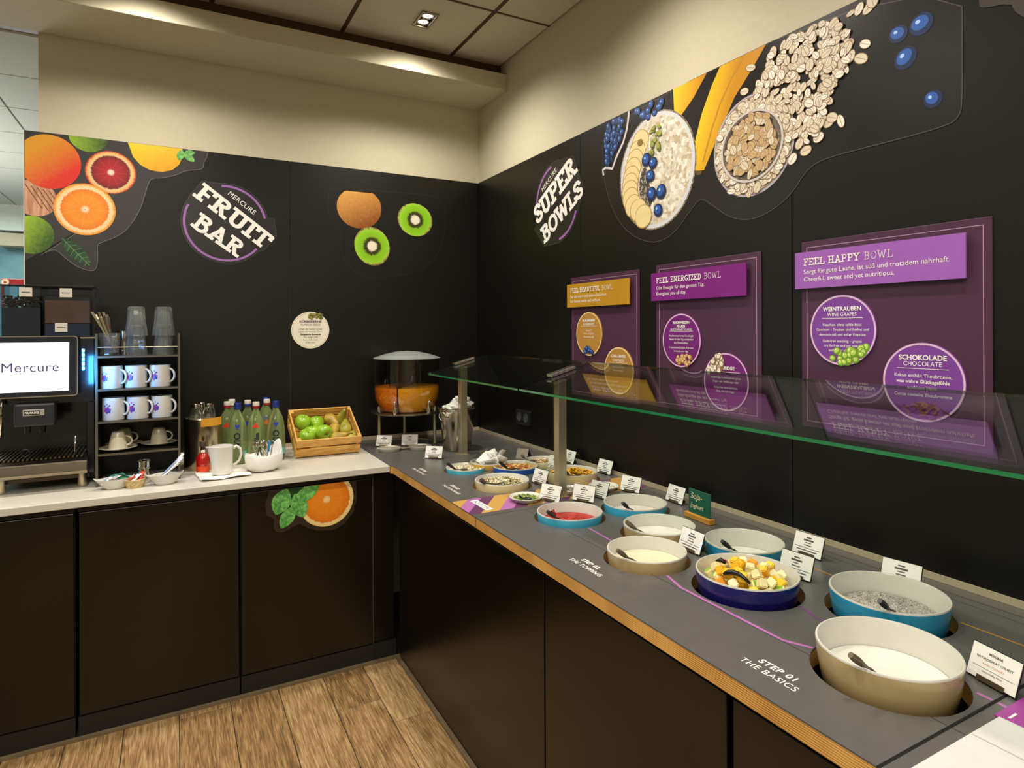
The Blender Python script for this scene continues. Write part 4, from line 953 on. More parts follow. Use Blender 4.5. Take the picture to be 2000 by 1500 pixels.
bowl('chia', 'teal', 'blue bowl of grey chia pudding behind the nearest beige bowl')
bowl('fruit', 'navy', 'dark navy bowl heaped with fruit cubes')
bowl('yog_blue', 'teal', 'blue bowl of plain yoghurt behind the fruit salad bowl')
bowl('yog_front', 'beige', 'beige bowl of yellowish yoghurt in the front row left of the fruit salad')
bowl('yog_back', 'beige', 'beige bowl of white soy yoghurt beside the small green board')
bowl('berry', 'sky', 'light blue bowl of pink blueberry yoghurt in the back row')
bowl('red', 'sky', 'light blue bowl of red berry compote in the front row')
bowl('muesli', 'sand', 'sand coloured bowl filled with muesli in the front row', inner=M_whitecer)
bowl('nuts', 'royal', 'royal blue bowl filled with walnuts and cashews')
bowl('light', 'aqua', 'small low aqua bowl filled with pale oat flakes, farthest of the front row', depth=.07)
bowl('corn', 'sand', 'sand coloured bowl of yellow cornflakes behind the steel post')
bowl('backbeige', 'sand', 'sand coloured bowl partly hidden behind the nut bowl', depth=.07)
bowl('basket', 'yellow', 'low yellow bowl beneath the glass dish of sachets', depth=.05)
def level(key, dz, depth=.088):
    x, y, r, z = BOWLS[key]; t = -dz/depth; return (r*.965-.0065)-(t-.45)*.10*r if t > .45 else r-.006-(t/.45)*.035*r
def liquid(key, dz, m, label, cat, tilt_=.0, depth=.088, lump=.0, seed=0):
    """thick filling with a gently uneven surface"""
    x, y, r, z = BOWLS[key]; rr = level(key, dz, depth)-.0015
    bm = NB(); N = 20; S = 56; RR = random.Random(seed+3)
    ph = [RR.uniform(0, 6) for _ in range(6)]
    rings = []
    for i in range(N+1):
        q = rr*i/N; row = []
        for k in range(1 if i == 0 else S):
            a = 2*PI*k/S; u, v = q*math.cos(a), q*math.sin(a)
            h = lump*(math.sin(u*70+ph[0])*math.cos(v*60+ph[1])+.5*math.sin((u+v)*130+ph[2]))*(1-(i/N)**3)+tilt_*v/rr*.0
            row.append(bm.verts.new((u, v, dz+h)))
        rings.append(row)
    for i in range(N):
        A_, B_ = rings[i], rings[i+1]
        for k in range(S):
            j = (k+1) % S
            if i == 0: bm.faces.new((A_[0], B_[k], B_[j]))
            else: bm.faces.new((A_[k], B_[k], B_[j], A_[j]))
    bot = [bm.verts.new((v.co.x*.93, v.co.y*.93, dz-.02)) for v in rings[-1]]
    for k in range(S): bm.faces.new((rings[-1][k], bot[k], bot[(k+1) % S], rings[-1][(k+1) % S]))
    bm.faces.new(bot)
    o = obj('bowl_filling', bm, m, loc=(x, y, z), smooth=2); return tag(o, label, cat)
M_yog = mat('yoghurt_white', 'dfdcd4', .25, var=.01, coat=.3); M_yog2 = mat('yoghurt_cream', 'e2d9b8', .28, var=.02, coat=.3)
liquid('near', -.052, M_yog, 'smooth white yoghurt in the nearest beige bowl', 'yoghurt', lump=.0006)
liquid('yog_front', -.036, M_yog2, 'yellowish vanilla yoghurt in the front row beige bowl', 'yoghurt', lump=.0008, seed=1)
liquid('yog_back', -.037, M_yog, 'white soy yoghurt in the bowl beside the green board', 'yoghurt', lump=.0006, seed=2)
liquid('yog_blue', -.050, M_yog, 'plain yoghurt in the blue bowl behind the fruit salad', 'yoghurt', lump=.0006, seed=3)
liquid('berry', -.040, mat('yoghurt_pink', 'e3d0cb', .3, coat=.3), 'pale pink yoghurt in the light blue back row bowl', 'yoghurt', lump=.0008, seed=4)
bs = NB()
for i in range(26):
    a = R.uniform(0, 6.28); rr = R.uniform(0, .040); bmesh.ops.create_uvsphere(bs, u_segments=8, v_segments=6, radius=R.uniform(.005, .007), matrix=Matrix.Translation((.0+rr*math.cos(a)*.8, -.045+rr*math.sin(a), -.040+R.uniform(0, .003))))
bo = obj('blueberries', bs, mat('berry_skin', '2c2d4c', .4), loc=(BOWLS['berry'][0]-.02, BOWLS['berry'][1], .925), smooth=True); tag(bo, 'dark blueberries sunk in the pink yoghurt', 'berries', kind='stuff')
liquid('red', -.034, mat('red_compote', 'a00805', .35, var=.3, scale=40, col2='c01a0c', spec=.3), 'glossy red berry compote in the light blue front row bowl', 'compote', lump=.0015, seed=5)
bs = NB()
for i in range(16):
    a = R.uniform(0, 6.28); rr = R.uniform(0, .07)
    bmesh.ops.create_icosphere(bs, subdivisions=1, radius=R.uniform(.005, .010), matrix=Matrix.Translation((rr*math.cos(a), rr*math.sin(a), -.037)))
bmesh.ops.create_cone(bs, segments=3, radius1=.016, radius2=.013, depth=.007, matrix=Matrix.Translation((-.015, .078, -.024)) @ Matrix.Rotation(1.2, 4, 'Y'))
tag(obj('berry_pieces', bs, mat('berry_red', 'a00c08', .3, spec=.4), loc=(-.514, -1.790, .922), smooth=True), 'red berry pieces in the red compote', 'berries', kind='stuff')
# chia pudding: an uneven mound
def mound(key, base, height, m, label, cat, spread=.9, rough=.003, off=(0, 0), seed=1, depth=.088, name='bowl_filling', seg=64, N=22, flat_=False):
    x, y, r, z = BOWLS[key]; rr = (level(key, base, depth)-.002)
    bm = NB(); RR = random.Random(seed); rings = []
    for i in range(N+1):
        q = rr*i/N; row = []
        for k in range(1 if i == 0 else seg):
            a = 2*PI*k/seg; u, v = q*math.cos(a), q*math.sin(a)
            d = math.hypot(u-off[0], v-off[1])/(rr*spread)
            h = height*max(0, 1-d*d)*(1 if not flat_ else .6)+RR.uniform(-rough, rough)*(0 if i == N else 1)
            row.append(bm.verts.new((u, v, base+h)))
        rings.append(row)
    for i in range(N):
        A_, B_ = rings[i], rings[i+1]
        for k in range(seg):
            j = (k+1) % seg
            if i == 0: bm.faces.new((A_[0], B_[k], B_[j]))
            else: bm.faces.new((A_[k], B_[k], B_[j], A_[j]))
    return tag(obj(name, bm, m, loc=(x, y, z), smooth=True), label, cat)
M_chia = speck_mat('chia_pudding', ['a49e95', 'b4aea5', '8f8980', 'c0bab0', '6b655e', 'aaa49b'], 420, .4, .3)
mound('chia', -.050, .022, M_chia, 'grey speckled chia pudding in the blue bowl', 'pudding', 1.0, .0020, (.015, .01), 3, seg=90, N=34)
# scattered cereal: small pieces over a bed
def pieces(key, z0, m_bed, mats, n, maker, label, cat, heap=.012, depth=.088, rmax=.93, bedlabel=None):
    x, y, r, z = BOWLS[key]
    t = tag(obj('bowl_filling', (lambda b: b)(mound_bm(key, z0-.004, heap, depth)), m_bed, loc=(x, y, z), smooth=True), label, cat, kind='stuff')
    bm = NB(); rr = (level(key, z0, depth)-.012)*rmax/.93
    for i in range(n):
        a = R.uniform(0, 2*PI); q = rr*math.sqrt(R.random()); h = heap*(1-(q/rr)**2)
        M_ = Matrix.Translation((q*math.cos(a), q*math.sin(a), z0+h-.002+R.uniform(0, .005))) @ Matrix.Rotation(R.uniform(0, 6.28), 4, 'Z') @ Matrix.Rotation(R.uniform(-.7, .7), 4, 'X') @ Matrix.Rotation(R.uniform(-.5, .5), 4, 'Y')
        maker(bm, M_, R.randrange(len(mats)))
    o = obj('pieces', bm, mats, t, smooth=False); o['kind'] = 'stuff'
    return t
def mound_bm(key, base, height, depth):
    x, y, r, z = BOWLS[key]; rr = level(key, base, depth)-.003
    return lt([(0, base+height)]+[(rr*i/8, base+height*(1-(i/8)**2)) for i in range(1, 9)]+[(rr*.95, base-.01), (0, base-.01)], 40)
def flake(s=.006, th=.0008):
    def f(bm, M_, mi):
        k = R.uniform(.75, 1.25)
        vs = [bm.verts.new(M_ @ Vector((s*k*math.cos(a), s*k*.7*math.sin(a), th+.0012*math.cos(2*a)))) for a in [PI*2*i/7 for i in range(7)]]
        bm.faces.new(vs).material_index = mi
    return f
def nugget(s=.008):
    def f(bm, M_, mi):
        r_ = bmesh.ops.create_icosphere(bm, subdivisions=1, radius=s*R.uniform(.7, 1.2), matrix=M_ @ Matrix.Diagonal((1.3, .8, .6, 1)))
        for v in r_['verts']:
            v.co += Vector((R.uniform(-1, 1), R.uniform(-1, 1), R.uniform(-1, 1)))*s*.12
            for fc in v.link_faces: fc.material_index = mi
    return f
m_o = [mat('m_oat', 'd9cba6', .7), mat('m_oat_light', 'e9dfc4', .7), mat('m_raisin', '6d4a2a', .6), mat('m_dry_green', '8d9159', .7), mat('m_apricot', 'c9965a', .6)]
pieces('muesli', -.016, m_o[0], [m_o[0], m_o[1], m_o[0], m_o[3], m_o[4], m_o[1], m_o[0], m_o[1], m_o[2]], 620, flake(.0065), 'muesli of oat flakes, seeds and raisins in the sand coloured front bowl', 'muesli')
pieces('light', -.010, m_o[1], [m_o[1], m_o[1], m_o[0]], 360, flake(.005), 'pale oat flakes in the small aqua bowl', 'oat flakes', heap=.006, depth=.07)
m_n = [mat('walnut', 'a8622a', .6, var=.2, scale=90), mat('walnut_light', 'cd8a40', .6, var=.2, scale=90), mat('cashew', 'd9b472', .55), mat('almond', 'a5602c', .6)]
pieces('nuts', -.018, m_n[0], m_n, 150, nugget(.0085), 'mixed walnuts and cashews in the royal blue bowl', 'nuts', heap=.010)
m_c = [mat('cornflake', 'dba52e', .6, var=.15, scale=80), mat('cornflake_light', 'efc24a', .6), mat('cornflake_dark', 'c98a1c', .6)]
pieces('corn', -.016, m_c[0], m_c, 260, flake(.011, .002), 'yellow cornflakes in the sand coloured bowl behind the post', 'cornflakes', heap=.012)
pieces('backbeige', -.012, m_o[0], [m_o[0], m_n[1], m_o[4], m_o[1]], 260, flake(.006), 'crunchy muesli in the bowl hidden behind the nut bowl', 'muesli', heap=.006, depth=.07)
# fruit cubes in the navy bowl: every cube a thing
fx, fy, fr_, fz = BOWLS['fruit']
def fcube(m, skin, s):
    bm = NB(); box(bm, -s*.5, s*.5, -s*.5, s*.5, -s*.5, s*.5)
    for f in bm.faces: f.material_index = 1 if (skin and f.normal.z > .5 or False) else 0
    bmesh.ops.recalc_face_normals(bm, faces=bm.faces)
    for f in bm.faces: f.material_index = 1 if (skin and f.normal.z > .5) else 0
    me = bpy.data.meshes.new('fruit_cube'); bmesh.ops.bevel(bm, geom=list(bm.edges), offset=s*.12, segments=2, affect='EDGES'); bm.to_mesh(me); bm.free()
    for q in ([m, skin] if skin else [m]): me.materials.append(q)
    for p in me.polygons: p.use_smooth = False
    return me
m_app = mat('apple_flesh', 'ecdfa6', .4, coat=.3, var=.04); m_gsk = mat('apple_skin_green', '8eb52c', .3, coat=.3); m_rsk = mat('apple_skin_red', 'a8321f', .3, coat=.3)
m_man = mat('mango_flesh', 'f2bb2a', .35, coat=.3, var=.05); m_pin = mat('pineapple_flesh', 'f0cf3c', .4, coat=.3, var=.06); m_mel = mat('melon_flesh', 'f0a63a', .4, coat=.3)
kinds = [(fcube(m_app, m_gsk, .0205), 'green-skinned apple cube in the navy bowl of fruit', 'green apple cubes in the navy bowl', 15), (fcube(m_app, m_rsk, .0195), 'red-skinned apple cube in the navy bowl of fruit', 'red apple cubes in the navy bowl', 9),
         (fcube(m_man, None, .020), 'deep yellow mango cube in the navy bowl of fruit', 'mango cubes in the navy bowl', 17), (fcube(m_pin, None, .0195), 'light yellow pineapple cube in the navy bowl of fruit', 'pineapple cubes in the navy bowl', 17),
         (fcube(m_mel, None, .020), 'orange melon cube in the navy bowl of fruit', 'melon cubes in the navy bowl', 5), (fcube(m_app, None, .020), 'pale peeled apple cube in the navy bowl of fruit', 'peeled apple cubes in the navy bowl', 16)]
order = [i for i, k in enumerate(kinds) for _ in range(k[3])]; R.shuffle(order)
spots = []; tries = 0
for lay in range(3):
    rl = (.088, .095, .080)[lay]
    for tr in range(400):
        a = R.uniform(0, 6.28); q = rl*math.sqrt(R.random()); p = (q*math.cos(a)+.0, q*math.sin(a), (-.042, -.020, -.002)[lay]+(.010*(1-q/rl) if lay else 0))
        if all((p[0]-s[0])**2+(p[1]-s[1])**2+(p[2]-s[2])**2 > .0195**2 for s in spots): spots.append(p)
        if len(spots) >= (30, 62, len(order))[lay]: break
for p, i in zip(spots, order):
    me, lab, grp, _ = kinds[i]
    o = bpy.data.objects.new('fruit_cube', me); C.objects.link(o); o.location = (fx+p[0], fy+p[1], fz+p[2])
    o.rotation_euler = (R.uniform(-.7, .7), R.uniform(-.7, .7), R.uniform(0, 3)); tag(o, lab, 'fruit cube', grp)
tag(obj('juice', lt([(0, -.060), (.098, -.060), (.098, -.066), (0, -.066)], 40), m_pin, loc=(fx, fy, fz)), 'yellow juice at the bottom of the navy fruit bowl', 'juice')
# little booster dishes on the striped band
def dish(x, y, r, z, label, fill, flabel, fcat, mk_, n, ring=True, low=M_whitecer):
    o = obj('dish', lt([(0, .001), (r*.7, .001), (r, .017), (r-.001, .0185), (r-.003, .0175), (r*.68, .005), (0, .005)], 48), low, loc=(x, y, z), smooth=2)
    tag(o, label, 'dish')
    BOWLS['_'] = (x, y, r, z+.0185)
    f = obj('dish_filling', lt([(0, .013), (r*.5, .012), (r*.84, .009), (r*.8, .008), (0, .008)], 36), fill[0], loc=(x, y, z), smooth=True); tag(f, flabel, fcat, kind='stuff')
    bm = NB()
    for i in range(n):
        a = R.uniform(0, 6.28); q = r*.80*math.sqrt(R.random())
        mk_(bm, Matrix.Translation((q*math.cos(a), q*math.sin(a), .0125-.003*(q/r)+R.uniform(0, .002))) @ Matrix.Rotation(R.uniform(0, 6.28), 4, 'Z') @ Matrix.Rotation(R.uniform(-.5, .5), 4, 'X'), R.randrange(len(fill)))
    q = obj('pieces', bm, fill, f); q['kind'] = 'stuff'
m_ps = [mat('pumpkin_seed', '6f8a3a', .5), mat('pumpkin_seed_pale', 'b8b57a', .5)]; m_ss = [mat('sunflower_seed', 'b9b29c', .6), mat('sunflower_dark', '6e675a', .6)]
dish(-.545, -1.549, .061, .9004, 'small white dish of green pumpkin seeds on the striped band', m_ps, 'green pumpkin seeds in the small white dish', 'seeds', flake(.0048), 170)
dish(-.350, -1.530, .050, .9004, 'small dish of sunflower seeds beside the foot of the near steel post', m_ss, 'grey sunflower seeds in the dish by the steel post', 'seeds', flake(.004), 200, low=M_creamcer)
dish(-.205, -1.560, .059, .9004, 'small white dish of coconut flakes near the wall side of the striped band', [mat('coconut', 'efe9dc', .7), mat('coconut2', 'ded4bd', .7)], 'white coconut flakes in the small dish', 'coconut', flake(.005), 120)
# spoons and ladles leaning over the rims
M_spd = mat('spoon_black', '343536', .3, var=.1); M_sps = mat('spoon_steel', '7d715c', .3, metal=.5)
def spoon(key, ang, label, m=M_sps, L=.17, inx=.05, low=.035, wide=1.0, pos=None, out_=.031, turn=-34, rise=.8):
    """ladle resting on the rim at angle ang; the handle end points up and out, turned aside by turn degrees"""
    x, y, r, z = pos or BOWLS[key]
    t = empty('serving_spoon', (x+(r-.003)*math.cos(ang), y+(r-.003)*math.sin(ang), z), ang+math.radians(turn), label=label, cat='spoon')
    bm = NB(); n = 11; V = []
    for i in range(n):
        u = -inx+(inx+out_)*i/(n-1)
        zz = .0035+max(0, u)*rise if u > -.004 else .0035-low*((-u-.004)/(inx-.004))**1.1
        k = max(0, u)/out_
        V.append(((u, 0, zz), (.0022+.0046*math.sin(PI*min(1, k*.80))**.8 if k > 0 else .0022)*wide))
    bm.free(); obj('handle', tube(NB(), [v[0] for v in V], [v[1] for v in V], 10), m, t, smooth=2)
    obj('scoop', lt([(0, -.006), (.010, -.004), (.016, .002), (.015, .002), (.009, -.003), (0, -.005)], 20), m, t, loc=(-inx-.010, 0, .0045-low), smooth=True)
    return t
near_dir = math.radians(218)
spoon('near', math.radians(196), 'spoon in the nearest beige yoghurt bowl', M_sps, low=.042, out_=.030)
spoon('chia', math.radians(212), 'dark spoon over the rim of the blue chia bowl', M_spd, low=.03)
spoon('yog_blue', math.radians(204), 'dark spoon over the rim of the blue bowl behind the fruit salad', M_spd, low=.035)
spoon('yog_front', math.radians(203), 'steel spoon in the yellowish yoghurt of the front row', M_sps, low=.03)
spoon('yog_back', math.radians(190), 'steel spoon in the white soy yoghurt', M_sps, low=.03, out_=.03)
spoon('red', math.radians(212), 'dark spoon in the red berry compote', M_spd, low=.03)
spoon('berry', math.radians(220), 'dark spoon in the pink blueberry yoghurt', M_spd, low=.03)
spoon('light', math.radians(215), 'dark spoon in the pale oat flakes of the aqua bowl', M_spd, low=.006, out_=.04, inx=.03)
spoon('nuts', math.radians(222), 'dark spoon in the bowl of mixed nuts', M_spd, low=.008, out_=.045, inx=.03)
spoon('muesli', math.radians(205), 'brownish spoon in the muesli bowl', mat('spoon_brown', '4c3f33', .35), low=.010, out_=.02, inx=.055, wide=1.4)
spoon('corn', math.radians(230), 'dark spoon in the cornflakes', M_spd, low=.012, out_=.02, inx=.04)
spoon(None, math.radians(230), 'small dark spoon on the dish of pumpkin seeds', M_spd, low=.004, out_=.022, inx=.012, pos=(-.545, -1.549, .058, .918), wide=.6)
spoon('backbeige', math.radians(150), 'small brown spoon in the bowl behind the nut bowl', MATS['spoon_brown'], low=.006, out_=.02, inx=.03)
# black curved ladle handle lying in the fruit
ls = empty('serving_spoon', (fx-.062, fy-.022, fz+.004), math.radians(-62), label='black curved spoon handle lying on the fruit cubes', cat='spoon')
obj('handle', tube(NB(), [(-.028, .0, .0), (-.018, .002, .006), (-.004, .003, .008), (.010, .002, .006), (.022, 0, .000), (.034, -.002, -.008)], [.003, .0055, .006, .0052, .004, .003], 10), M_plastic, ls, smooth=True)
l2 = empty('serving_spoon', (fx-.035, fy+.048, fz+.010), math.radians(-62), label='tip of a black spoon at the far side of the fruit bowl', cat='spoon')
obj('handle', tube(NB(), [(-.012, 0, .0), (0, 0, .006), (.012, 0, .0)], [.003, .006, .004], 10), M_plastic, l2, smooth=True)

# ================================================================ TENT CARDS
def make_card(w_=.086, h_=.060, title=2):
    t = empty('food_label_card')
    k = math.radians(20)
    M_ = Matrix.Rotation(PI/2-k, 4, 'X')
    def put(name, bm, m, par=t, **kw):
        bm.transform(M_); return obj(name, bm, m, par, **kw)
    c = put('card', plate(NB(), [(-w_/2, .003), (w_/2, .003), (w_/2, h_), (-w_/2, h_)], .001, .002), M_paper)
    put('acrylic_cover', plate(NB(), [(-w_/2-.0015, .001), (w_/2+.0015, .001), (w_/2+.0015, h_+.0015), (-w_/2-.0015, h_+.0015)], .0024, .0034), M_acryl)
    put('back_sheet', plate(NB(), [(-w_/2-.0015, .001), (w_/2+.0015, .001), (w_/2+.0015, h_+.0015), (-w_/2-.0015, h_+.0015)], -.001, .0006), M_plastic)
    put('clip', plate(NB(), [(-w_*.26, .001), (w_*.30, .001), (w_*.30, .0095), (-w_*.26, .0095)], .0036, .0056), mat('bronze_clip', '7b6e5a', .3, metal=.8))
    bm = NB(); yy = h_*.82
    for (hw, th) in ((.09, .0016), (.17, .0022), (.10, .0011), (.13, .0012), (.44, .0007), (.36, .0013)):
        plate(bm, [(-w_*hw, yy-th), (w_*hw, yy-th), (w_*hw, yy+th), (-w_*hw, yy+th)], .0021, .0023); yy -= h_*.115
    put('print', bm, mat('card_ink', '55514b', .7))
    bm = NB(); q = [(.004, .004), (.003, 0), (.036, 0), (.040, .002), (.0165, .032)]
    for s in (-1, 1): pass
    a = [bm.verts.new((-w_*.22, y, z)) for y, z in q]; b = [bm.verts.new((w_*.22, y, z)) for y, z in q]
    bm.faces.new(a); bm.faces.new(b)
    for i in range(5): bm.faces.new((a[i], a[(i+1) % 5], b[(i+1) % 5], b[i]))
    obj('foot', bm, M_plastic, t)
    return t
card0 = make_card()
cards = [(-.571, -.682, -42, 'food label card in front of the ice bucket'), (-.690, -.255, -38, 'left label card between the legs of the juice dispenser'), (-.560, -.300, -28, 'right label card between the legs of the juice dispenser'),
 (-.383, -1.363, -82, 'label card right of the muesli bowl, in front of the cornflakes'), (-.478, -1.600, -66, 'label card behind the pumpkin seed dish'), (-.374, -1.663, -62, 'label card right behind the red compote bowl'),
 (-.294, -1.642, -80, 'label card between the striped band and the pink yoghurt bowl'), (-.186, -1.165, -78, 'label card just left of the steel post, behind the nut bowl'), (-.062, -1.089, -88, 'label card by the wall just right of the steel post'),
 (-.045, -1.342, -84, 'wide label card by the wall behind the cornflakes'), (-.142, -1.640, -72, 'label card on the striped band behind the coconut dish'), (-.095, -1.831, -91, 'label card by the wall behind the pink yoghurt bowl'),
 (-.404, -2.227, -92, 'label card between the front row yoghurt and the blue yoghurt bowl'), (-.150, -2.411, -88, 'label card by the wall behind the blue yoghurt bowl'), (-.305, -2.492, -85, 'label card right behind the navy fruit bowl'),
 (-.135, -2.655, -80, 'label card by the wall behind the blue chia bowl'), (-.421, -2.976, -104, 'food label card nearest the viewer, at the right edge')]
first = True
for x, y, a, lab in cards:
    o = card0 if first else copy_tree(card0)
    first = False; o.location = (x, y, .9013); o.rotation_euler = (0, 0, math.radians(a)); tag(o, lab, 'label card', 'food label cards on the buffet')
    if 'nearest the viewer' in lab:
        for ch in list(o.children):
            if ch.name.startswith('print'): bpy.data.objects.remove(ch)
        k = math.radians(20)
        for body, yy, s, m_, b_ in (('MÜSLIBAR', .0475, .0055, mat('brown_ink', '6b4a2c', .6), .0002), ('NATURJOGHURT 1,5% FETT', .0375, .0052, M_ink, .0001), ('PLAIN YOGHURT', .0285, .0050, mat('orange_ink', 'c98a5a', .6), 0), ('Inhaltsstoffe: Milch', .0160, .0048, M_ink, 0)):
            t_ = text('lettering', body, s, m_, o, align='CENTER', bold=b_); t_.matrix_local = Matrix.Rotation(PI/2-k, 4, 'X') @ Matrix.Translation((0, yy, .0023))
        bm = plate(NB(), [(-.036, .0225), (.038, .0225), (.038, .0231), (-.036, .0231)], .0021, .0023); bm.transform(Matrix.Rotation(PI/2-k, 4, 'X')); obj('rule', bm, M_ink, o)
cb = empty('card_stand', (-.172, -.878, .9005), math.radians(118), label='empty bronze card stand seen from behind near the wall', cat='card stand')
bm = NB(); a = [(-.0, 0), (.030, .046), (.033, .045), (.004, 0)]
for q in (a, [(.030, .046), (.052, .0), (.055, .0), (.033, .046)]):
    A_ = [bm.verts.new((-.032, y-.02, z)) for y, z in q]; B_ = [bm.verts.new((.032, y-.02, z)) for y, z in q]
    bm.faces.new(A_); bm.faces.new(B_)
    for i in range(4): bm.faces.new((A_[i], A_[(i+1) % 4], B_[(i+1) % 4], B_[i]))
obj('folded_plate', bm, mat('bronze_plate', '8a8072', .35, metal=.7), cb)
# green chalk board on a wooden foot
gb = empty('chalk_board', (-.166, -2.030, .9005), math.radians(-93), label='small green board with handwritten words on an orange wooden foot', cat='sign')
obj('foot', bx(-.062, .058, -.012, .012, 0, .017), mat('foot_wood', 'c98a3a', .45, var=.15, scale=40, stretch=(.3, 3, 3)), gb, bevel=0.002)
obj('board', bx(-.050, .052, -.002, .002, .010, .096), mat('green_board', '0f5a45', .6), gb, bevel=0.0008)
ch = mat('chalk', 'e9d9b4', .8)
for s, xx, zz in (('Soja-', -.040, .066), ('joghurt', -.041, .036)):
    t_ = text('lettering', s, .0270 if s == 'Soja-' else .0205, ch, gb, shear=.25, bold=.00015); t_.matrix_local = mframe((xx, -.0026, zz), (1, 0, -.02), (0, 0, 1))

# ================================================================ COFFEE MACHINE
ZW = .9005
cm = empty('coffee_machine', (-2.13, -.30, ZW), label='black fully automatic coffee machine with lit white touch screen', cat='coffee machine')
M_mblk = mat('machine_black', '0b0c10', .22, coat=.5); M_mgrey = mat('machine_grey', '2a2b30', .35)
X1 = .172   # right side of the body, local
bm = NB(); box(bm, -.18, X1, .02, .26, .045, .600); box(bm, -.18, X1, -.15, .02, .34, .600); box(bm, X1-.03, X1, -.15, .02, .045, .34)
obj('body', bm, M_mblk, cm, bevel=0.004)
obj('top_edge', bx(-.18, X1+.001, -.152, -.148, .596, .602), M_chrome, cm)
sc = obj('screen_bezel', plate(NB(), rrect(-.24, -.118, .118, .118, .012), -.012, 0), mat('bezel_black', '101725', .2, coat=.6), cm, loc=(0, -.195, .488), rot=(PI/2-.06, 0, 0), bevel=0.002)
obj('bezel_ring', ribbon(NB(), rrect(-.24, -.118, .118, .118, .012), .004, .0008, closed=True), M_chrome, sc)
pn = obj('screen_panel', plate(NB(), [(-.20, -.098), (.090, -.098), (.090, .094), (-.20, .094)], .0002, .0012), mat('screen_white', 'f7f8fb', .3, emit=1.5), sc)
text('lettering', 'Mercure', .0525, mat('screen_ink', '4a3a78', .5), pn, -.126, -.020, .0018, space=1.02)
obj('swoosh', ribbon(NB(), [(-.09+.01*i, -.036+.002*math.sin(i*.7)) for i in range(7)], .0012, .0018), mat('screen_grey', 'c9c9d6', .5), pn)
obj('screen_bracket', bx(-.10, .04, -.185, -.15, .42, .56), M_mgrey, cm)
led = obj('light_strip', bx(-.006, .002, -.004, 0, -.045, .045), mat('led_blue', '1d6cff', emit=6), cm, loc=(.134, -.1505, .51))
for i in range(5): obj('led', bx(-.005, .003, -.0055, -.0045, -.006, .006), mat('led_core', '62c8ff', emit=16), cm, loc=(.134, -.1505, .475+.018*i))
ll = bpy.data.lights.new('led_fill', 'AREA'); ll.energy = 1.1; ll.color = (.06, .36, 1); ll.size = .05; ll.size_y = .12; ll.shape = 'RECTANGLE'
lo = bpy.data.objects.new('led_fill', ll); C.objects.link(lo); lo.parent = cm; lo.location = (.150, -.285, .46); lo.rotation_euler = (PI/2, 0, math.radians(-62))  # unseen lamp floating ahead, added to throw the strip's blue onto the mugs
sp = obj('spout_block', bx(-.085, .045, -.205, -.15, .255, .345), M_mgrey, cm, bevel=0.008)
bdg = obj('badge_plate', bx(-.034, .034, -.003, 0, -.012, .012), mat('badge_silver', 'c9c9c4', .3, metal=.6), cm, loc=(-.022, -.2052, .310), bevel=0.001)
obj('badge_field', bx(-.030, .020, -.0036, -.0031, -.008, .008), M_plastic, bdg)
t_ = text('lettering', 'FRANKE', .0125, M_white_print, bdg, bold=.0003); t_.matrix_local = mframe((-.028, -.0039, -.0045), (1, 0, 0), (0, 0, 1))
obj('nozzle', lt([(0, 0), (.010, 0), (.013, .03), (0, .03)], 20), M_plastic, cm, loc=(-.045, -.18, .228), smooth=2); obj('nozzle', lt([(0, 0), (.010, 0), (.013, .03), (0, .03)], 20), M_plastic, cm, loc=(.002, -.18, .228), smooth=2)
obj('steam_pipe', tube(NB(), [(-.125, -.17, .40), (-.125, -.19, .33), (-.128, -.19, .22)], .006, 12), M_chrome, cm, smooth=True)
obj('side_pipe', tube(NB(), [(.105, -.155, .20), (.105, -.16, .16), (.103, -.16, .14)], .003, 8), M_chrome, cm, smooth=True)
bm = NB(); pr = [(-.155, .062), (-.195, .055), (-.235, .062), (-.245, .075), (-.236, .112), (-.215, .122), (-.155, .122)]
a = [bm.verts.new((-.18, y, z)) for y, z in pr]; b = [bm.verts.new((X1-.018, y, z)) for y, z in pr]
bm.faces.new(a); bm.faces.new(b)
for i in range(len(pr)): bm.faces.new((a[i], a[(i+1) % len(pr)], b[(i+1) % len(pr)], b[i]))
obj('drip_tray', bm, mat('tray_steel', '9a8f7c', .18, metal=1), cm, bevel=0.003)
obj('grille_base', bx(-.178, X1-.03, -.15, .018, .118, .124), M_mblk, cm)
bm = NB()
for i in range(22): box(bm, -.176+.0145*i, -.170+.0145*i, -.205, .016, .1245, .130)
obj('grille', bm, mat('grille_metal', '8c8064', .3, metal=1), cm)
obj('base_plate', bx(-.18, X1-.02, -.15, .25, .030, .044), mat('base_bronze', '4b402f', .3, metal=.7), cm)
for x, y in ((-.13, -.17), (.13, -.17), (-.13, .2), (.13, .2)): obj('foot', lt([(0, 0), (.014, 0), (.016, .006), (.013, .056 if y < 0 else .044), (0, .056 if y < 0 else .044)], 20), M_steel, cm, loc=(x, y, 0), smooth=2)
obj('cup_ring', tube(NB(), [(.014*math.cos(a_), 0, .014*math.sin(a_)) for a_ in [2*PI*i/20 for i in range(20)]], .0018, 8, closed=True), M_plastic, cm, loc=(-.05, -.19, .152), smooth=True)
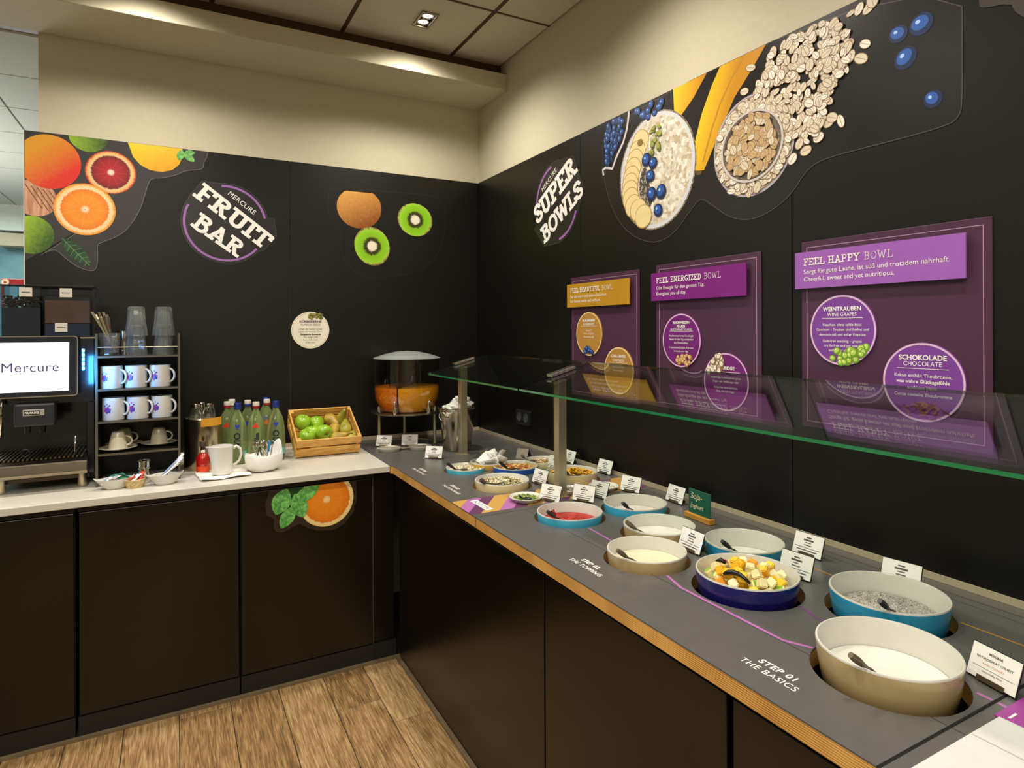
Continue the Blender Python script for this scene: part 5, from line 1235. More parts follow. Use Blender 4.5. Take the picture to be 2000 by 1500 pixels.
# hoppers
M_hop = glass('hopper_plastic', 'd9e4ec', 1.45, 1.2)
hp = obj('bean_hopper', box(bx(-.145, -.012, -.10, .08, .602, .805), 0, 0, 0, 0, 0, 0) if False else bx(-.145, -.012, -.10, .08, .602, .805), M_hop, cm, bevel=0.004)
bn = NB()
for i in range(230):
    bmesh.ops.create_icosphere(bn, subdivisions=1, radius=.0065, matrix=Matrix.Translation((R.uniform(-.138, -.019), R.uniform(-.094, .0), R.uniform(.725, .768))) @ Matrix.Rotation(R.uniform(0, 3), 4, 'Z') @ Matrix.Diagonal((1.2, .8, .7, 1)))
obj('coffee_beans', bn, mat('coffee_bean', '2a1712', .4), cm, smooth=True)['kind'] = 'stuff'
obj('hopper_chute', bx(-.140, -.017, -.095, .075, .604, .722), mat('chute_dark', '14202c', .3), cm)
obj('powder_hopper', bx(-.006, .155, -.10, .08, .602, .775), M_hop, cm, bevel=0.004)
obj('cocoa_powder', bx(-.001, .150, -.095, .075, .660, .752), mat('cocoa_powder', '6b4636', .85, var=.15, scale=30), cm)
obj('hopper_chute', bx(-.001, .150, -.095, .075, .604, .655), mat('chute_blue', '0f2747', .3), cm)
obj('hopper_lid', bx(-.148, .165, -.104, .084, .806, .813), mat('lid_dark', '15161a', .25), cm, bevel=0.002)
obj('hopper_frame', bx(.160, .168, -.104, .084, .602, .806), M_hop, cm)
for x, z in ((-.062, .783), (.070, .783), (.053, .641)):
    c_ = obj('sticker', bx(-.021, .021, -.0012, 0, -.018, .018), mat('sticker_cream', 'd6d2c4', .6), cm, loc=(x, -.1045 if z > .7 else -.1015, z), bevel=0.0005)
    obj('sticker_print', bx(-.014, .014, -.0016, -.0013, -.0012, .0012), M_ink, c_)
# ================================================================ CUP RACK
rk = empty('cup_rack', (-1.80, -.405, ZW), label='black open shelf rack filled with glasses, mugs and cups', cat='rack')
M_rack = mat('rack_black', '15130f', .35, var=.1); M_redge = mat('rack_edge', '5b5344', .35)
W2 = .146
for s in (-1, 1):
    obj('side_panel', bx(s*W2-.004, s*W2+.004, -.125, .125, 0, .615), M_rack, rk, bevel=0.001)
    obj('side_edge', bx(s*W2-.0045, s*W2+.0045, -.1275, -.1252, 0, .615), M_redge, rk)
obj('back_panel', bx(-W2+.004, W2-.004, .118, .125, 0, .56), M_rack, rk)
for z in (.130, .261, .391, .525):
    sh = obj('shelf', bx(-W2+.0042, W2-.0042, -.125, .1175, z-.008, z), M_rack, rk)
    obj('shelf_edge', bx(-W2+.0042, W2-.0042, -.1275, -.1252, z-.008, z), M_redge, sh)
rr_ = .531
obj('guard_rail', tube(NB(), [(-W2, -.122, .56), (W2, -.122, .56)], .0012, 6), M_steel, rk)
# mugs
def handle(bm, x, r_, z0, z1, th, n=10, y=0):
    pts = [(x-.002+(r_)*math.sin(PI*i/n), y, z0+(z1-z0)*(.5-.5*math.cos(PI*i/n))) for i in range(n+1)]
    return tube(bm, pts, th, 8)
def make_mug():
    o = obj('mug', lt([(0, .003), (.036, .003), (.0395, 0), (.0405, .004), (.0405, .089), (.039, .0905), (.0375, .089), (.0375, .008), (.03, .006), (0, .006)], 48), M_whitecer, smooth=2)
    obj('handle', handle(NB(), .0395, .024, .018, .074, .0046, y=0), M_whitecer, o, smooth=True)
    bm = NB(); r_ = .0409
    def wrap(u, v): a = -PI/2-.02+u/r_; return (r_*math.cos(a), r_*math.sin(a), .042+v)
    k = 0
    for (u0, v0, ru, rv, mi) in ((0, 0, .0155, .0165, 0), (-.002, .001, .0125, .013, 1), (.002, -.002, .008, .0085, 2), (-.010, .017, .004, .005, 2), (.008, .018, .0045, .004, 0), (-.001, .024, .003, .004, 1)):
        n = 16; c_ = bm.verts.new(Vector(wrap(u0, v0))*(1+.0006*k)); c_.co.z = .042+v0
        ring = []
        for i in range(n):
            q = .82+.18*math.sin(i*2.3+k)
            p = wrap(u0+ru*q*math.cos(2*PI*i/n), v0+rv*q*math.sin(2*PI*i/n)); ring.append(bm.verts.new((p[0]*(1+.0008*k), p[1]*(1+.0008*k), p[2])))
        for i in range(n): bm.faces.new((c_, ring[i], ring[(i+1) % n])).material_index = mi
        k += 1
    obj('print', bm, [mat('mug_purple', '5a2d7a', .4), mat('mug_pink', 'b23a8a', .4), mat('mug_blue', '3550a8', .4)], o)
    return o
mug0 = make_mug(); fm = True
names = [['left mug with purple emblem on the upper mug shelf, nearest the coffee machine', 'middle mug on the upper mug shelf', 'right mug on the upper mug shelf'],
         ['left mug with purple emblem on the lower mug shelf', 'middle mug on the lower mug shelf', 'right mug on the lower mug shelf']]
for row, z in ((0, .391), (1, .261)):
    for k, x in enumerate((-.098, -.012, .076)):
        o = mug0 if fm else copy_tree(mug0); fm = False
        o.location = (-1.80+x+(.006 if row else 0), -.405-.070, ZW+z+.0005); o.rotation_euler = (0, 0, -.50+R.uniform(-.08, .06)); tag(o, 'white '+names[row][k], 'mug', 'white mugs on the rack')
# cups upside down on saucers
M_cup = mat('cup_ivory', 'd9d0b4', .22, coat=.3)
def make_cup():
    o = obj('coffee_cup', lt([(0, .0675), (.020, .0675), (.021, .070), (.0225, .0665), (.029, .045), (.034, .012), (.0355, 0), (.0335, .0), (.031, .014), (.026, .044), (.019, .062), (0, .063)], 44), M_cup, smooth=2)
    obj('handle', handle(NB(), .030, .024, .014, .052, .0036), M_cup, o, smooth=True); return o
def make_saucer():
    return obj('saucer', lt([(0, 0), (.030, 0), (.034, .002), (.066, .011), (.070, .0135), (.069, .0145), (.060, .0115), (.034, .0055), (0, .005)], 48), M_cup, smooth=2)
cup0, sau0 = make_cup(), make_saucer(); ff = True
for x, y, lc in ((-.078, -.055, 'in the front at the left of the bottom shelf'), (-.062, .045, 'at the back left of the bottom shelf'), (.070, .0, 'at the right of the bottom shelf')):
    c_ = cup0 if ff else copy_tree(cup0); s_ = sau0 if ff else copy_tree(sau0); ff = False
    s_.location = (-1.80+x, -.405+y, ZW+.1305); c_.location = (-1.80+x+.0, -.405+y, ZW+.1305+.006); c_.rotation_euler = (0, 0, -.25)
    tag(s_, 'ivory saucer '+lc, 'saucer', 'saucers on the rack'); tag(c_, 'ivory cup upside down '+lc, 'cup', 'upturned cups on the rack')
# tumblers
M_tum = glass('tumbler_glass', 'fafcfa', 1.5, 4.0)
def body_glass(name, c, ior, k, dc):
    """refracting glass with some diffuse colour mixed in to paint brightness into it"""
    m = bpy.data.materials.new(name); m.use_nodes = True; nt = m.node_tree; b = nt.nodes['Principled BSDF']; o = nt.nodes['Material Output']
    b.inputs['Base Color'].default_value = srgb(c); b.inputs['Roughness'].default_value = .02; b.inputs['IOR'].default_value = ior; b.inputs['Transmission Weight'].default_value = 1
    d = nt.nodes.new('ShaderNodeBsdfDiffuse'); d.inputs[0].default_value = srgb(dc); x = nt.nodes.new('ShaderNodeMixShader'); x.inputs[0].default_value = k  # diffuse part paints in the brightness of lit glass
    nt.links.new(b.outputs[0], x.inputs[1]); nt.links.new(d.outputs[0], x.inputs[2]); nt.links.new(x.outputs[0], o.inputs[0]); return m
M_tumr = body_glass('tumbler_clear', 'fbfdfb', 1.5, .05, 'e8ece8')
def tumbler_prof(h=.122): return [(.0, h-.014), (.0245, h-.014), (.026, h-.018), (.0395, .0), (.0420, 0), (.0420, .003), (.0375, h*.36), (.0355, h*.40), (.0300, h-.004), (.0275, h), (0, h-.003)]
def make_tumbler():
    bm = lt(tumbler_prof(), 10)
    o = obj('tumbler', bm, M_tumr, smooth=False); return o
tum0 = make_tumbler(); ff = True
for x, y, nm in ((-.010, -.078, 'left stack at the front'), (.088, -.078, 'right stack at the front'), (-.016, .030, 'left stack at the rear'), (.092, .030, 'right stack at the rear')):
    for k in range(2):
        o = tum0 if ff else tum0.copy()
        if not ff: C.objects.link(o)
        ff = False
        o.location = (-1.80+x, -.405+y, ZW+.5255+k*.080); o.rotation_euler = (0, 0, R.uniform(0, 1))
        tag(o, ('lower' if k == 0 else 'upper')+' upturned clear tumbler of the '+nm+' on the rack', 'glass', 'upturned tumblers on top of the rack')
gs = obj('spoon_glass', lt([(0, 0), (.031, 0), (.0325, .004), (.037, .092), (.0362, .092), (.031, .012), (0, .010)], 12), M_tumr, loc=(-1.905, -.475, ZW+.5255)); tag(gs, 'clear glass holding long metal spoons on top of the rack', 'glass')
M_lsp = mat('long_spoon', 'c4bda8', .22, metal=1.0)
for i, (tx, ty, a) in enumerate(((-.060, .0, 0), (-.050, .012, .3), (-.030, -.006, .1), (-.022, .012, .6), (-.010, .004, .2), (-.004, -.010, .5), (-.038, .018, .9))):
    v0, v1 = Vector((.012+tx*-.15, ty*-.3, .013)), Vector((tx, ty, .178-.01*(i % 3)))
    bm = NB(); n = 6
    d = (v1-v0); s_ = Vector((math.cos(a), math.sin(a), 0))
    V = []
    for j in range(n):
        p = v0+d*j/(n-1); wd = .0025+.0032*(j/(n-1))**2; th = .0009
        nn = s_.cross(d.normalized()); V.append([bm.verts.new(p+s_*wd*u+nn*th*v) for u, v in ((-1, -1), (1, -1), (1, 1), (-1, 1))])
    for j in range(n-1):
        for k in range(4): bm.faces.new((V[j][k], V[j][(k+1) % 4], V[j+1][(k+1) % 4], V[j+1][k]))
    bm.faces.new(V[0]); bm.faces.new(V[-1])
    tag(obj('long_spoon', bm, M_lsp, loc=(-1.905, -.475, ZW+.5262), bevel=.0005), 'long metal spoon standing in the glass on top of the rack', 'spoon', 'long spoons in the glass on the rack')
tag(obj('steel_cup', lt([(0, 0), (.028, 0), (.030, .05), (.036, .098), (.037, .1), (.035, .1), (.028, .05), (.026, .004), (0, .004)], 32), M_chrome, loc=(-1.855, -.395, ZW+.5255), smooth=2), 'polished steel cup behind the spoon glass', 'cup')
sp0 = None
for k in range(9):
    o = obj('small_plate', lt([(0, 0), (.035, 0), (.060, .006), (.061, .0072), (.034, .003), (0, .003)], 40), M_cup, smooth=2) if sp0 is None else sp0.copy()
    if sp0 is not None: C.objects.link(o)
    sp0 = sp0 or o; o.location = (-1.880, -.345, ZW+.5255+k*.0085)
    tag(o, 'ivory small plate in the stack behind the spoon glass', 'plate', 'stacked small plates on the rack')

# ================================================================ SMALL THINGS BEFORE THE RACK
def oval_bowl(name, x, y, a, label, m, L=.052, W=.040, H=.040, spout=True, rot=0):
    bm = NB(); n = 36
    prof = [(.62, 0), (.80, .2), (1.0, 1.0), (.95, 1.0), (.72, .25), (.5, .12)]
    rings = []
    for q, h in prof:
        row = []
        for i in range(n):
            t = 2*PI*i/n; e = 0
            ex = 1+(.42*math.exp(-((math.cos(t)+1)/.10)**2)+(.30*math.exp(-((math.cos(t)-1)/.10)**2)))*(h if h > .5 else 0) if spout else 1
            row.append(bm.verts.new((L*q*ex*math.cos(t), W*q*math.sin(t), H*h+(.006*h if spout and abs(math.cos(t)) > .97 else 0))))
        rings.append(row)
    for k in range(len(rings)-1):
        for i in range(n): bm.faces.new((rings[k][i], rings[k][(i+1) % n], rings[k+1][(i+1) % n], rings[k+1][i]))
    bm.faces.new(rings[0]); bm.faces.new(rings[-1])
    return tag(obj(name, bm, m, loc=(x, y, ZW), rot=(0, 0, a), smooth=2), label, 'bowl')
oval_bowl('sugar_bowl', -1.880, -.585, .06, 'small white eared bowl with sugar sachets at the foot of the rack', M_creamcer)
oval_bowl('stick_bowl', -1.705, -.600, .10, 'small white eared bowl with white sugar sticks, right of the metal creamer', M_creamcer, L=.052)
def packet(name, x, y, z, rx, ry, rz, l, w_, m, label, cat, group, pm=None):
    bm = NB(); box(bm, -l/2, l/2, -w_/2, w_/2, -.0016, .0016)
    bmesh.ops.subdivide_edges(bm, edges=list(bm.edges), cuts=2, use_grid_fill=True)
    for v in bm.verts: v.co.z *= 1+1.8*(1-abs(v.co.x)/(l/2))*(1-abs(v.co.y)/(w_/2)); v.co.z += .0012*math.sin(v.co.x*160)
    o = tag(obj(name, bm, m, loc=(x, y, z), rot=(rx, ry, rz), smooth=True), label, cat, group)
    if pm: obj('print', bx(-l*.28, l*.28, -w_*.2, w_*.2, .0046, .0050), pm, o)
    return o
m_sp, m_pb, m_gn, m_rd = mat('sachet_white', 'ece9e4', .45), mat('sachet_blue', '8da4c4', .5), mat('sachet_green', '2f7a5c', .45), mat('sachet_red', 'c0392b', .45)
for i, (dx, dy, rz, m_, w_) in enumerate(((-.030, -.004, .4, m_sp, 'white'), (-.012, .006, -.5, m_sp, 'white'), (.004, -.004, .8, m_sp, 'white'), (.016, .010, .2, m_sp, 'white'), (.022, -.002, -.9, m_gn, 'green'), (.034, .006, .5, m_gn, 'green'), (.0, .016, 1.2, m_gn, 'green'))):
    packet('sugar_sachet', -1.880+dx, -.585+dy, ZW+.034+.004*(i % 3), .5*math.sin(i*2), -.55+.25*i, rz, .046, .026, m_, w_+' sachet heaped in the small eared bowl at the foot of the rack', 'sachet', w_+' sachets in the eared bowl', m_pb if m_ is m_sp else None)
for i in range(8):
    packet('sugar_stick', -1.695+.004*(i % 3)+.010*(i//3), -.604+.009*(i % 4)-.014, ZW+.052+.005*(i//3)+.002*i, 0, -.62-.03*i, .10+.09*(i % 4), .100, .0185, m_sp, 'white sugar stick leaning in the right eared bowl', 'sugar stick', 'sugar sticks in the eared bowl', m_pb)
bk = tag(obj('basket', lt([(0, 0), (.030, 0), (.0385, .030), (.0385, .0325), (.036, .0325), (.028, .003), (0, .003)], 40), mat('wicker', 'c9b07a', .7, var=.25, scale=120, bump=.6), loc=(-1.812, -.598, ZW), smooth=2), 'tiny wicker basket with red and white sachets', 'basket')
obj('weave_ring', tube(NB(), [(.0382*math.cos(2*PI*i/24), .0382*math.sin(2*PI*i/24), .0315+.0008*(i % 2)) for i in range(24)], .0022, 6, closed=True), MATS['wicker'], bk)
for i, (dx, dy, a, m_, w_) in enumerate(((-.02, 0, .2, m_rd, 'red'), (-.006, .005, .5, m_sp, 'white'), (.004, -.006, .3, m_sp, 'white'), (.014, .006, .7, m_rd, 'red'), (.020, -.004, .9, m_rd, 'red'))):
    packet('small_sachet', -1.812+dx, -.598+dy, ZW+.030+.002*i, 0, -.5-.12*i, a, .050, .016, m_, w_+' sachet lying in the tiny wicker basket', 'sachet', w_+' sachets in the wicker basket')
cj = tag(obj('metal_creamer', lt([(0, 0), (.020, 0), (.024, .010), (.021, .055), (.0225, .060), (.0285, .062), (.0285, .064), (.024, .066), (.0235, .088), (.027, .092), (.024, .092), (.020, .06), (.020, .01), (0, .01)], 32), M_chrome, loc=(-1.782, -.535, ZW), smooth=2), 'small polished metal creamer behind the wicker basket', 'creamer')

# ================================================================ STEEL COOLER WITH LITTLE BOTTLES, SYRUP BOTTLE
can = empty('steel_cooler', (-1.556, -.335, ZW), label='tall brushed steel cooler left of the glass bottles', cat='cooler')
obj('wall', lt([(0, 0), (.078, 0), (.080, .004), (.080, .226), (.076, .230), (.073, .226), (.072, .008), (0, .008)], 56), mat('cooler_steel', 'b7a98a', .2, metal=1), can, smooth=2)
M_oj = mat('honey_orange', 'd79a2a', .5)
for i, (dx, dy, l_) in enumerate(((-.030, -.012, 'left'), (.022, -.020, 'right'), (-.005, .035, 'rear'))):
    t = empty('small_jar', (-1.556+dx, -.335+dy, ZW+.170), label=l_+' small clear glass jar standing in the steel cooler', cat='jar', group='small jars in the steel cooler')
    obj('glass_body', lt([(0, 0), (.027, 0), (.029, .01), (.029, .085), (.020, .105), (.020, .118), (.018, .118), (.018, .104), (.027, .084), (.026, .006), (0, .005)], 28), M_tum, t, smooth=True)
    obj('cap', lt([(0, .124), (.021, .124), (.022, .121), (.022, .110), (.0205, .110), (.0205, .119), (0, .119)], 28), M_chrome, t, smooth=2)
    obj('jar_label', lt([(.0294, .025), (.0294, .055)], 28), M_paper, t)
tag(obj('orange_band', lt([(.0808, .196), (.0808, .232), (.0816, .232), (.0816, .196), (.0808, .196)], 30, a0=-PI*.5-.15, a1=-PI*.5+1.15, closed=False), M_oj, loc=(-1.556, -.335, ZW)), 'orange paper band clipped over the rim of the steel cooler', 'band')
sy = empty('syrup_bottle', (-1.562, -.470, ZW), label='small red syrup bottle in front of the steel cooler', cat='bottle')
M_red = mat('red_syrup', 'b00f08', .1, coat=1)
obj('body', lt([(0, 0), (.024, 0), (.027, .004), (.027, .068), (.024, .076), (.010, .092), (0, .094)], 36), M_red, sy, smooth=2)
obj('neck', lt([(.010, .092), (.010, .120), (0, .120)], 20), mat('dark_glass', '38120a', .15, coat=.8), sy, smooth=2)
obj('cap', lt([(0, .140), (.0125, .140), (.0135, .137), (.0135, .118), (.009, .118)], 24), mat('cap_dark', '5c4a3a', .3, metal=.4), sy, smooth=2)
obj('bottle_label', lt([(.0274, .012), (.0274, .034)], 36), mat('label_orange', 'e0481a', .5), sy)
obj('neck_tag', bx(-.008, .008, -.0145, -.0125, .094, .104), M_paper, sy)
# milk jug on a folded napkin
jg = empty('milk_jug', (-1.492, -.560, ZW+.010), math.radians(8), label='white porcelain milk jug on a folded napkin', cat='jug')
bm = lt([(0, 0), (.038, 0), (.0405, .004), (.043, .05), (.0445, .108), (.046, .118), (.0445, .119), (.042, .108), (.040, .05), (.037, .008), (0, .007)], 48)
for v in bm.verts:
    if v.co.z > .085 and v.co.x < -.02:
        k = (v.co.z-.085)/.034*max(0, -v.co.x-.02)/.026*max(0, 1-abs(v.co.y)/.022); v.co.x -= .020*k; v.co.z += .003*k
obj('body', bm, M_whitecer, jg, smooth=2)
obj('handle', tube(NB(), [(.043, 0, .102), (.058, 0, .112), (.074, 0, .100), (.078, 0, .075), (.070, 0, .048), (.054, 0, .034), (.041, 0, .030)], [.006, .0062, .006, .0055, .005, .0055, .006], 10), M_whitecer, jg, smooth=True)
bm = NB(); bmesh.ops.create_grid(bm, x_segments=14, y_segments=14, size=.5)
for v in bm.verts: v.co = Vector((v.co.x*.195, v.co.y*.155, .0045+.0035*math.sin(v.co.x*9)*math.cos(v.co.y*11)+.004*abs(v.co.x*v.co.y)*4))
e = bmesh.ops.extrude_face_region(bm, geom=list(bm.faces)); bmesh.ops.translate(bm, verts=[v for v in e['geom'] if isinstance(v, bmesh.types.BMVert)], vec=(0, 0, .0022))
tag(obj('napkin', bm, mat('napkin_white', 'f1eee4', .75, bump=.1), loc=(-1.487, -.565, ZW), rot=(0, 0, .12), smooth=True), 'folded white napkin beneath the milk jug', 'napkin')
# cloth pouch with cutlery
pc = empty('cloth_pouch', (-1.325, -.545, ZW), label='white cloth pouch full of small cutlery in front of the glass bottles', cat='pouch')
def pouch():
    bm = NB(); n = 44; rings = []
    for k, (q, h) in enumerate(((.30, 0), (.66, .002), (.86, .016), (.98, .040), (.98, .062), (.93, .078), (.895, .078), (.87, .062), (.74, .034), (.30, .028))):
        row = []
        for i in range(n):
            t = 2*PI*i/n
            f = 1+.035*math.sin(t*3+k*.5)+.02*math.sin(t*7+k)
            ear = max(0, math.cos(t-.50))**5
            hh = h+.052*ear*(0, 0, 0, .08, .35, 1, 1, .45, 0, 0)[k]+(.004*math.sin(t*2+1)+.003*math.sin(t*5))*(2 < k < 8)
            row.append(bm.verts.new((.080*q*f*math.cos(t)*(1+.10*ear*(2 < k < 8)), .062*q*f*math.sin(t), max(0, hh))))
        rings.append(row)
    for k in range(len(rings)-1):
        for i in range(n): bm.faces.new((rings[k][i], rings[k][(i+1) % n], rings[k+1][(i+1) % n], rings[k+1][i]))
    bm.faces.new(rings[0]); bm.faces.new(rings[-1]); return bm
obj('cloth', pouch(), mat('cloth_white', 'e7e5df', .8, bump=.15), pc, smooth=True, sub=1)
for i in range(13):
    a = R.uniform(-.5, .5); x0, y0 = R.uniform(-.028, .028), R.uniform(-.012, .012); t_ = empty('teaspoon', (-1.325+x0, -.545+y0, ZW+.045), R.uniform(0, 3), label='small metal teaspoon standing in the white cloth pouch', cat='spoon', group='teaspoons in the cloth pouch')
    t_.rotation_euler = (R.uniform(-.25, .25), R.uniform(-.35, .35), R.uniform(0, 3))
    obj('handle', box(NB(), -.0022, .0022, -.0007, .0007, 0, .068), M_chrome, t_)
    bm = NB(); bmesh.ops.create_uvsphere(bm, u_segments=10, v_segments=8, radius=1, matrix=Matrix.Translation((0, 0, .078)) @ Matrix.Diagonal((.0065, .0022, .012, 1)))
    obj('scoop', bm, M_chrome, t_, smooth=True)
tag(obj('blue_stirrer', bx(-.0055, .0055, -.001, .001, 0, .05), mat('stirrer_blue', '2f86c9', .4), loc=(-1.303, -.548, ZW+.082), rot=(.1, .06, .4), bevel=.0005), 'pale blue stirrer among the teaspoons', 'stirrer')

# ================================================================ WATER BOTTLES
M_bg = body_glass('bottle_glass', 'e4efd2', 1.38, .20, 'aab97c')
def make_bottle():
    t = empty('water_bottle')
    prof = [(0, .004), (.025, .001), (.038, .002), (.0415, .008), (.0420, .03), (.0422, .09), (.0408, .14), (.0365, .180), (.0295, .210), (.0205, .232), (.0138, .243), (.0125, .250), (.0125, .258), (.014, .260), (.014, .264), (.0115, .264)]
    obj('glass_body', lt(prof+[(.0100, .2645), (0, .2645)], 40), M_bg, t, smooth=2)
    return t
def dress(t, cap1, cap2, col, mark, word):
    obj('cap', lt([(0, .284), (.0145, .284), (.0155, .281), (.0155, .268), (.0150, .266), (.0148, .262), (.0125, .262)], 24), cap1, t, smooth=2)
    obj('cap_band', lt([(.0158, .266), (.0162, .2645), (.0162, .256), (.0145, .254), (.0145, .256)], 24), cap2, t, smooth=2)
    def wrap(bm, polys, r0, zc, ang=-PI/2-.12):
        for poly in polys:
            vs = []
            for u, v in poly:
                z = zc+v; r_ = .0442-(z-.10)*.085
                a = ang+u/r_; vs.append(bm.verts.new((r_*math.cos(a), r_*math.sin(a), z)))
            bm.faces.new(vs)
        return bm
    if mark == 'tri': polys = [[(-.015, -.011), (-.005, -.011), (0, .0), (0, .013)], [(0, .013), (0, 0), (.005, -.011), (.015, -.011)], [(-.005, -.011), (.005, -.011), (0, 0)], [(-.015, -.011), (0, .013), (-.017, -.006)]]
    else: polys = [[(0, -.014), (.006, -.006), (.011, .004), (.007, .010), (0, .006)], [(0, -.014), (0, .006), (-.007, .010), (-.011, .004), (-.006, -.006)]]
    obj('emblem', wrap(NB(), polys, 0, .176), col, t)
    if word:
        me = text('lettering', word, .040 if len(word) < 5 else .028, mat('bottle_ink', '0c1226', .5), t, align='CENTER', bold=.0010)
        q = bmesh.new(); q.from_mesh(me.data); bmesh.ops.triangulate(q, faces=list(q.faces))
        for _ in range(2): bmesh.ops.subdivide_edges(q, edges=list(q.edges), cuts=1, use_grid_fill=True)
        q.to_mesh(me.data); q.free()
        for v in me.data.vertices:
            u, w_ = v.co.x, v.co.y     # wrap the word upward around the bottle
            z = .116+u; a = -PI/2-.12-(w_-.013)/.0425; r_ = .0430 if z < .10 else .0430-(z-.10)*.035
            v.co = (r_*math.cos(a), r_*math.sin(a), z)
        me.location = (0, 0, 0)
    obj('back_label', lt([(.0424, .030), (.0424, .062)], 10, a0=-PI/2+.55, a1=-PI/2+1.1, closed=False), mat('label_teal', '6cb7b0', .5), t)
    return t
cw = mat('cap_white', 'd9d2c6', .4); cr = mat('cap_red', '8c1b16', .4); cb_ = mat('cap_blue', '16307a', .3); er = mat('emblem_red', 'd8301c', .45); eb = mat('emblem_blue', '1d35a0', .45); eo = mat('emblem_orange', 'd86a2a', .45)
b0 = make_bottle(); blist = [(-1.410, -.318, cb_, cb_, eb, 'heart', 'VIO', 'front left glass bottle with blue cap and blue heart'), (-1.329, -.318, cw, cr, er, 'tri', 'Vilsa', 'front middle glass bottle with white and red cap and red triangle'),
 (-1.240, -.318, cb_, cb_, eb, 'heart', 'VIO', 'front right glass bottle with blue cap and blue heart'), (-1.448, -.232, cw, cr, er, 'tri', '', 'second row glass bottle at the far left with red triangle'),
 (-1.421, -.135, cw, cw, eb, 'heart', '', 'rear left glass bottle with white cap'), (-1.356, -.212, cw, cb_, eb, 'heart', '', 'second row glass bottle in the middle with white and dark cap'),
 (-1.268, -.215, cw, cr, eo, 'tri', '', 'second row glass bottle at the right with orange triangle'), (-1.262, -.118, cb_, cb_, eb, 'heart', '', 'rear right glass bottle with blue cap')]
for i, (x, y, a, b, c_, mk_, wd, lab) in enumerate(blist):
    t = b0 if i == 0 else None
    if t is None:
        t = b0.copy(); C.objects.link(t)
        for chd in [q for q in b0.children if q.name.startswith('glass_body')]:
            q = chd.copy(); C.objects.link(q); q.parent = t
    t.location = (x, y, ZW); t.rotation_euler = (0, 0, .0); tag(t, lab, 'bottle', 'glass water bottles'); dress(t, a, b, c_, mk_, wd)

# ================================================================ CRATE OF FRUIT
TH = math.radians(27)
crt = empty('fruit_crate', (-1.000, -.352, ZW+.002), label='tilted light wooden crate of green apples and pears', cat='crate')
crt.rotation_euler = (TH, 0, .0)
m_w = mat('crate_wood', 'd39a45', .5, var=.22, scale=14, stretch=(1, 5, 5), col2='e6b25c'); cw2, cdp, chh = .1575, .275, .100
def slat(n, a): return obj(n, bx(*a), m_w, crt, bevel=.0012)
slat('slat', (-cw2, cw2, 0, .008, .060, chh)); slat('slat', (-cw2, cw2, 0, .008, .004, .047))
slat('slat', (-cw2, cw2, cdp-.008, cdp, .058, chh)); slat('slat', (-cw2, cw2, cdp-.008, cdp, .004, .050))
for s in (-1, 1):
    x0 = s*(cw2-.004)
    slat('side_slat', (x0-.004, x0+.004, .0085, cdp-.0085, .062, chh)); slat('side_slat', (x0-.004, x0+.004, .0085, cdp-.0085, .006, .050))
    for y in (.0085, cdp-.0305): slat('corner_post', (s*(cw2-.0085)-.008 if s > 0 else -cw2+.0085, s*(cw2-.0085) if s > 0 else -cw2+.0245, y, y+.022, .005, chh-.001))
    slat('side_handle', (s*(cw2+.004)-.004, s*(cw2+.004)+.004, .10, .19, .052, .070))
for i in range(5): slat('floor_slat', (-cw2+.01, cw2-.01, .010+i*.0525, .050+i*.0525, 0, .0038))
slat('rear_prop', (-.13, .13, .215, .235, -.128, -.001)) 
m_ap = mat('apple_green', '86b81f', .25, var=.25, scale=12, coat=.3, col2='a9cf3c')
def make_apple():
    o = obj('apple', lt([(0, -.026), (.006, -.031), (.016, -.033), (.028, -.025), (.037, -.006), (.0395, .010), (.036, .026), (.026, .036), (.014, .037), (.006, .032), (0, .026)], 32), m_ap, smooth=True)
    obj('stem', tube(NB(), [(0, 0, .027), (.001, 0, .036), (.004, 0, .044)], .0013, 6), mat('fruit_stem', '4a3a22', .7), o); return o
m_pr = mat('pear_skin', 'a38a2c', .4, var=.3, scale=22, col2='c2a23a'); m_pr2 = mat('pear_green', '93942c', .4, var=.3, scale=22, col2='b3a63e')
def make_pear(m=m_pr, long_=1.0):
    k = long_
    o = obj('pear', lt([(0, -.032*k), (.008, -.034*k), (.020, -.031*k), (.029, -.018*k), (.031, -.002*k), (.027, .015*k), (.019, .032*k), (.0125, .048*k), (.009, .058*k), (.004, .063*k), (0, .062*k)], 28), m, smooth=True)
    obj('stem', tube(NB(), [(0, 0, .061*k), (.002, 0, .072*k), (.006, 0, .080*k)], .0013, 6), MATS['fruit_stem'], o); return o
cmx = Matrix.Translation((-1.000, -.352, ZW+.002)) @ Matrix.Rotation(TH, 4, 'X')
def incrate(o, u, v, h, rot, label, cat, grp):
    o.location = cmx @ Vector((u, v, h)); o.rotation_euler = rot; tag(o, label, cat, grp)
ap = make_apple()
for i, (u, v, h, rt, lab) in enumerate(((-.100, .185, .075, (.3, .2, 0), 'green apple at the top left of the crate'), (-.098, .080, .060, (.5, -.2, 1), 'green apple at the lower left of the crate'), (-.030, .185, .060, (.2, .5, 2), 'green apple in the upper middle of the crate, partly hidden'), (-.012, .098, .074, (1.9, .3, .4), 'green apple in the middle of the crate with its base showing'), (-.06, .13, .045, (0, 0, 0), 'green apple deep between the other apples'))):
    o = ap if i == 0 else copy_tree(ap); incrate(o, u, v, h, rt, lab, 'apple', 'green apples in the crate')
pq, pg = make_pear(), make_pear(m_pr2, 1.25); f1 = f2 = True
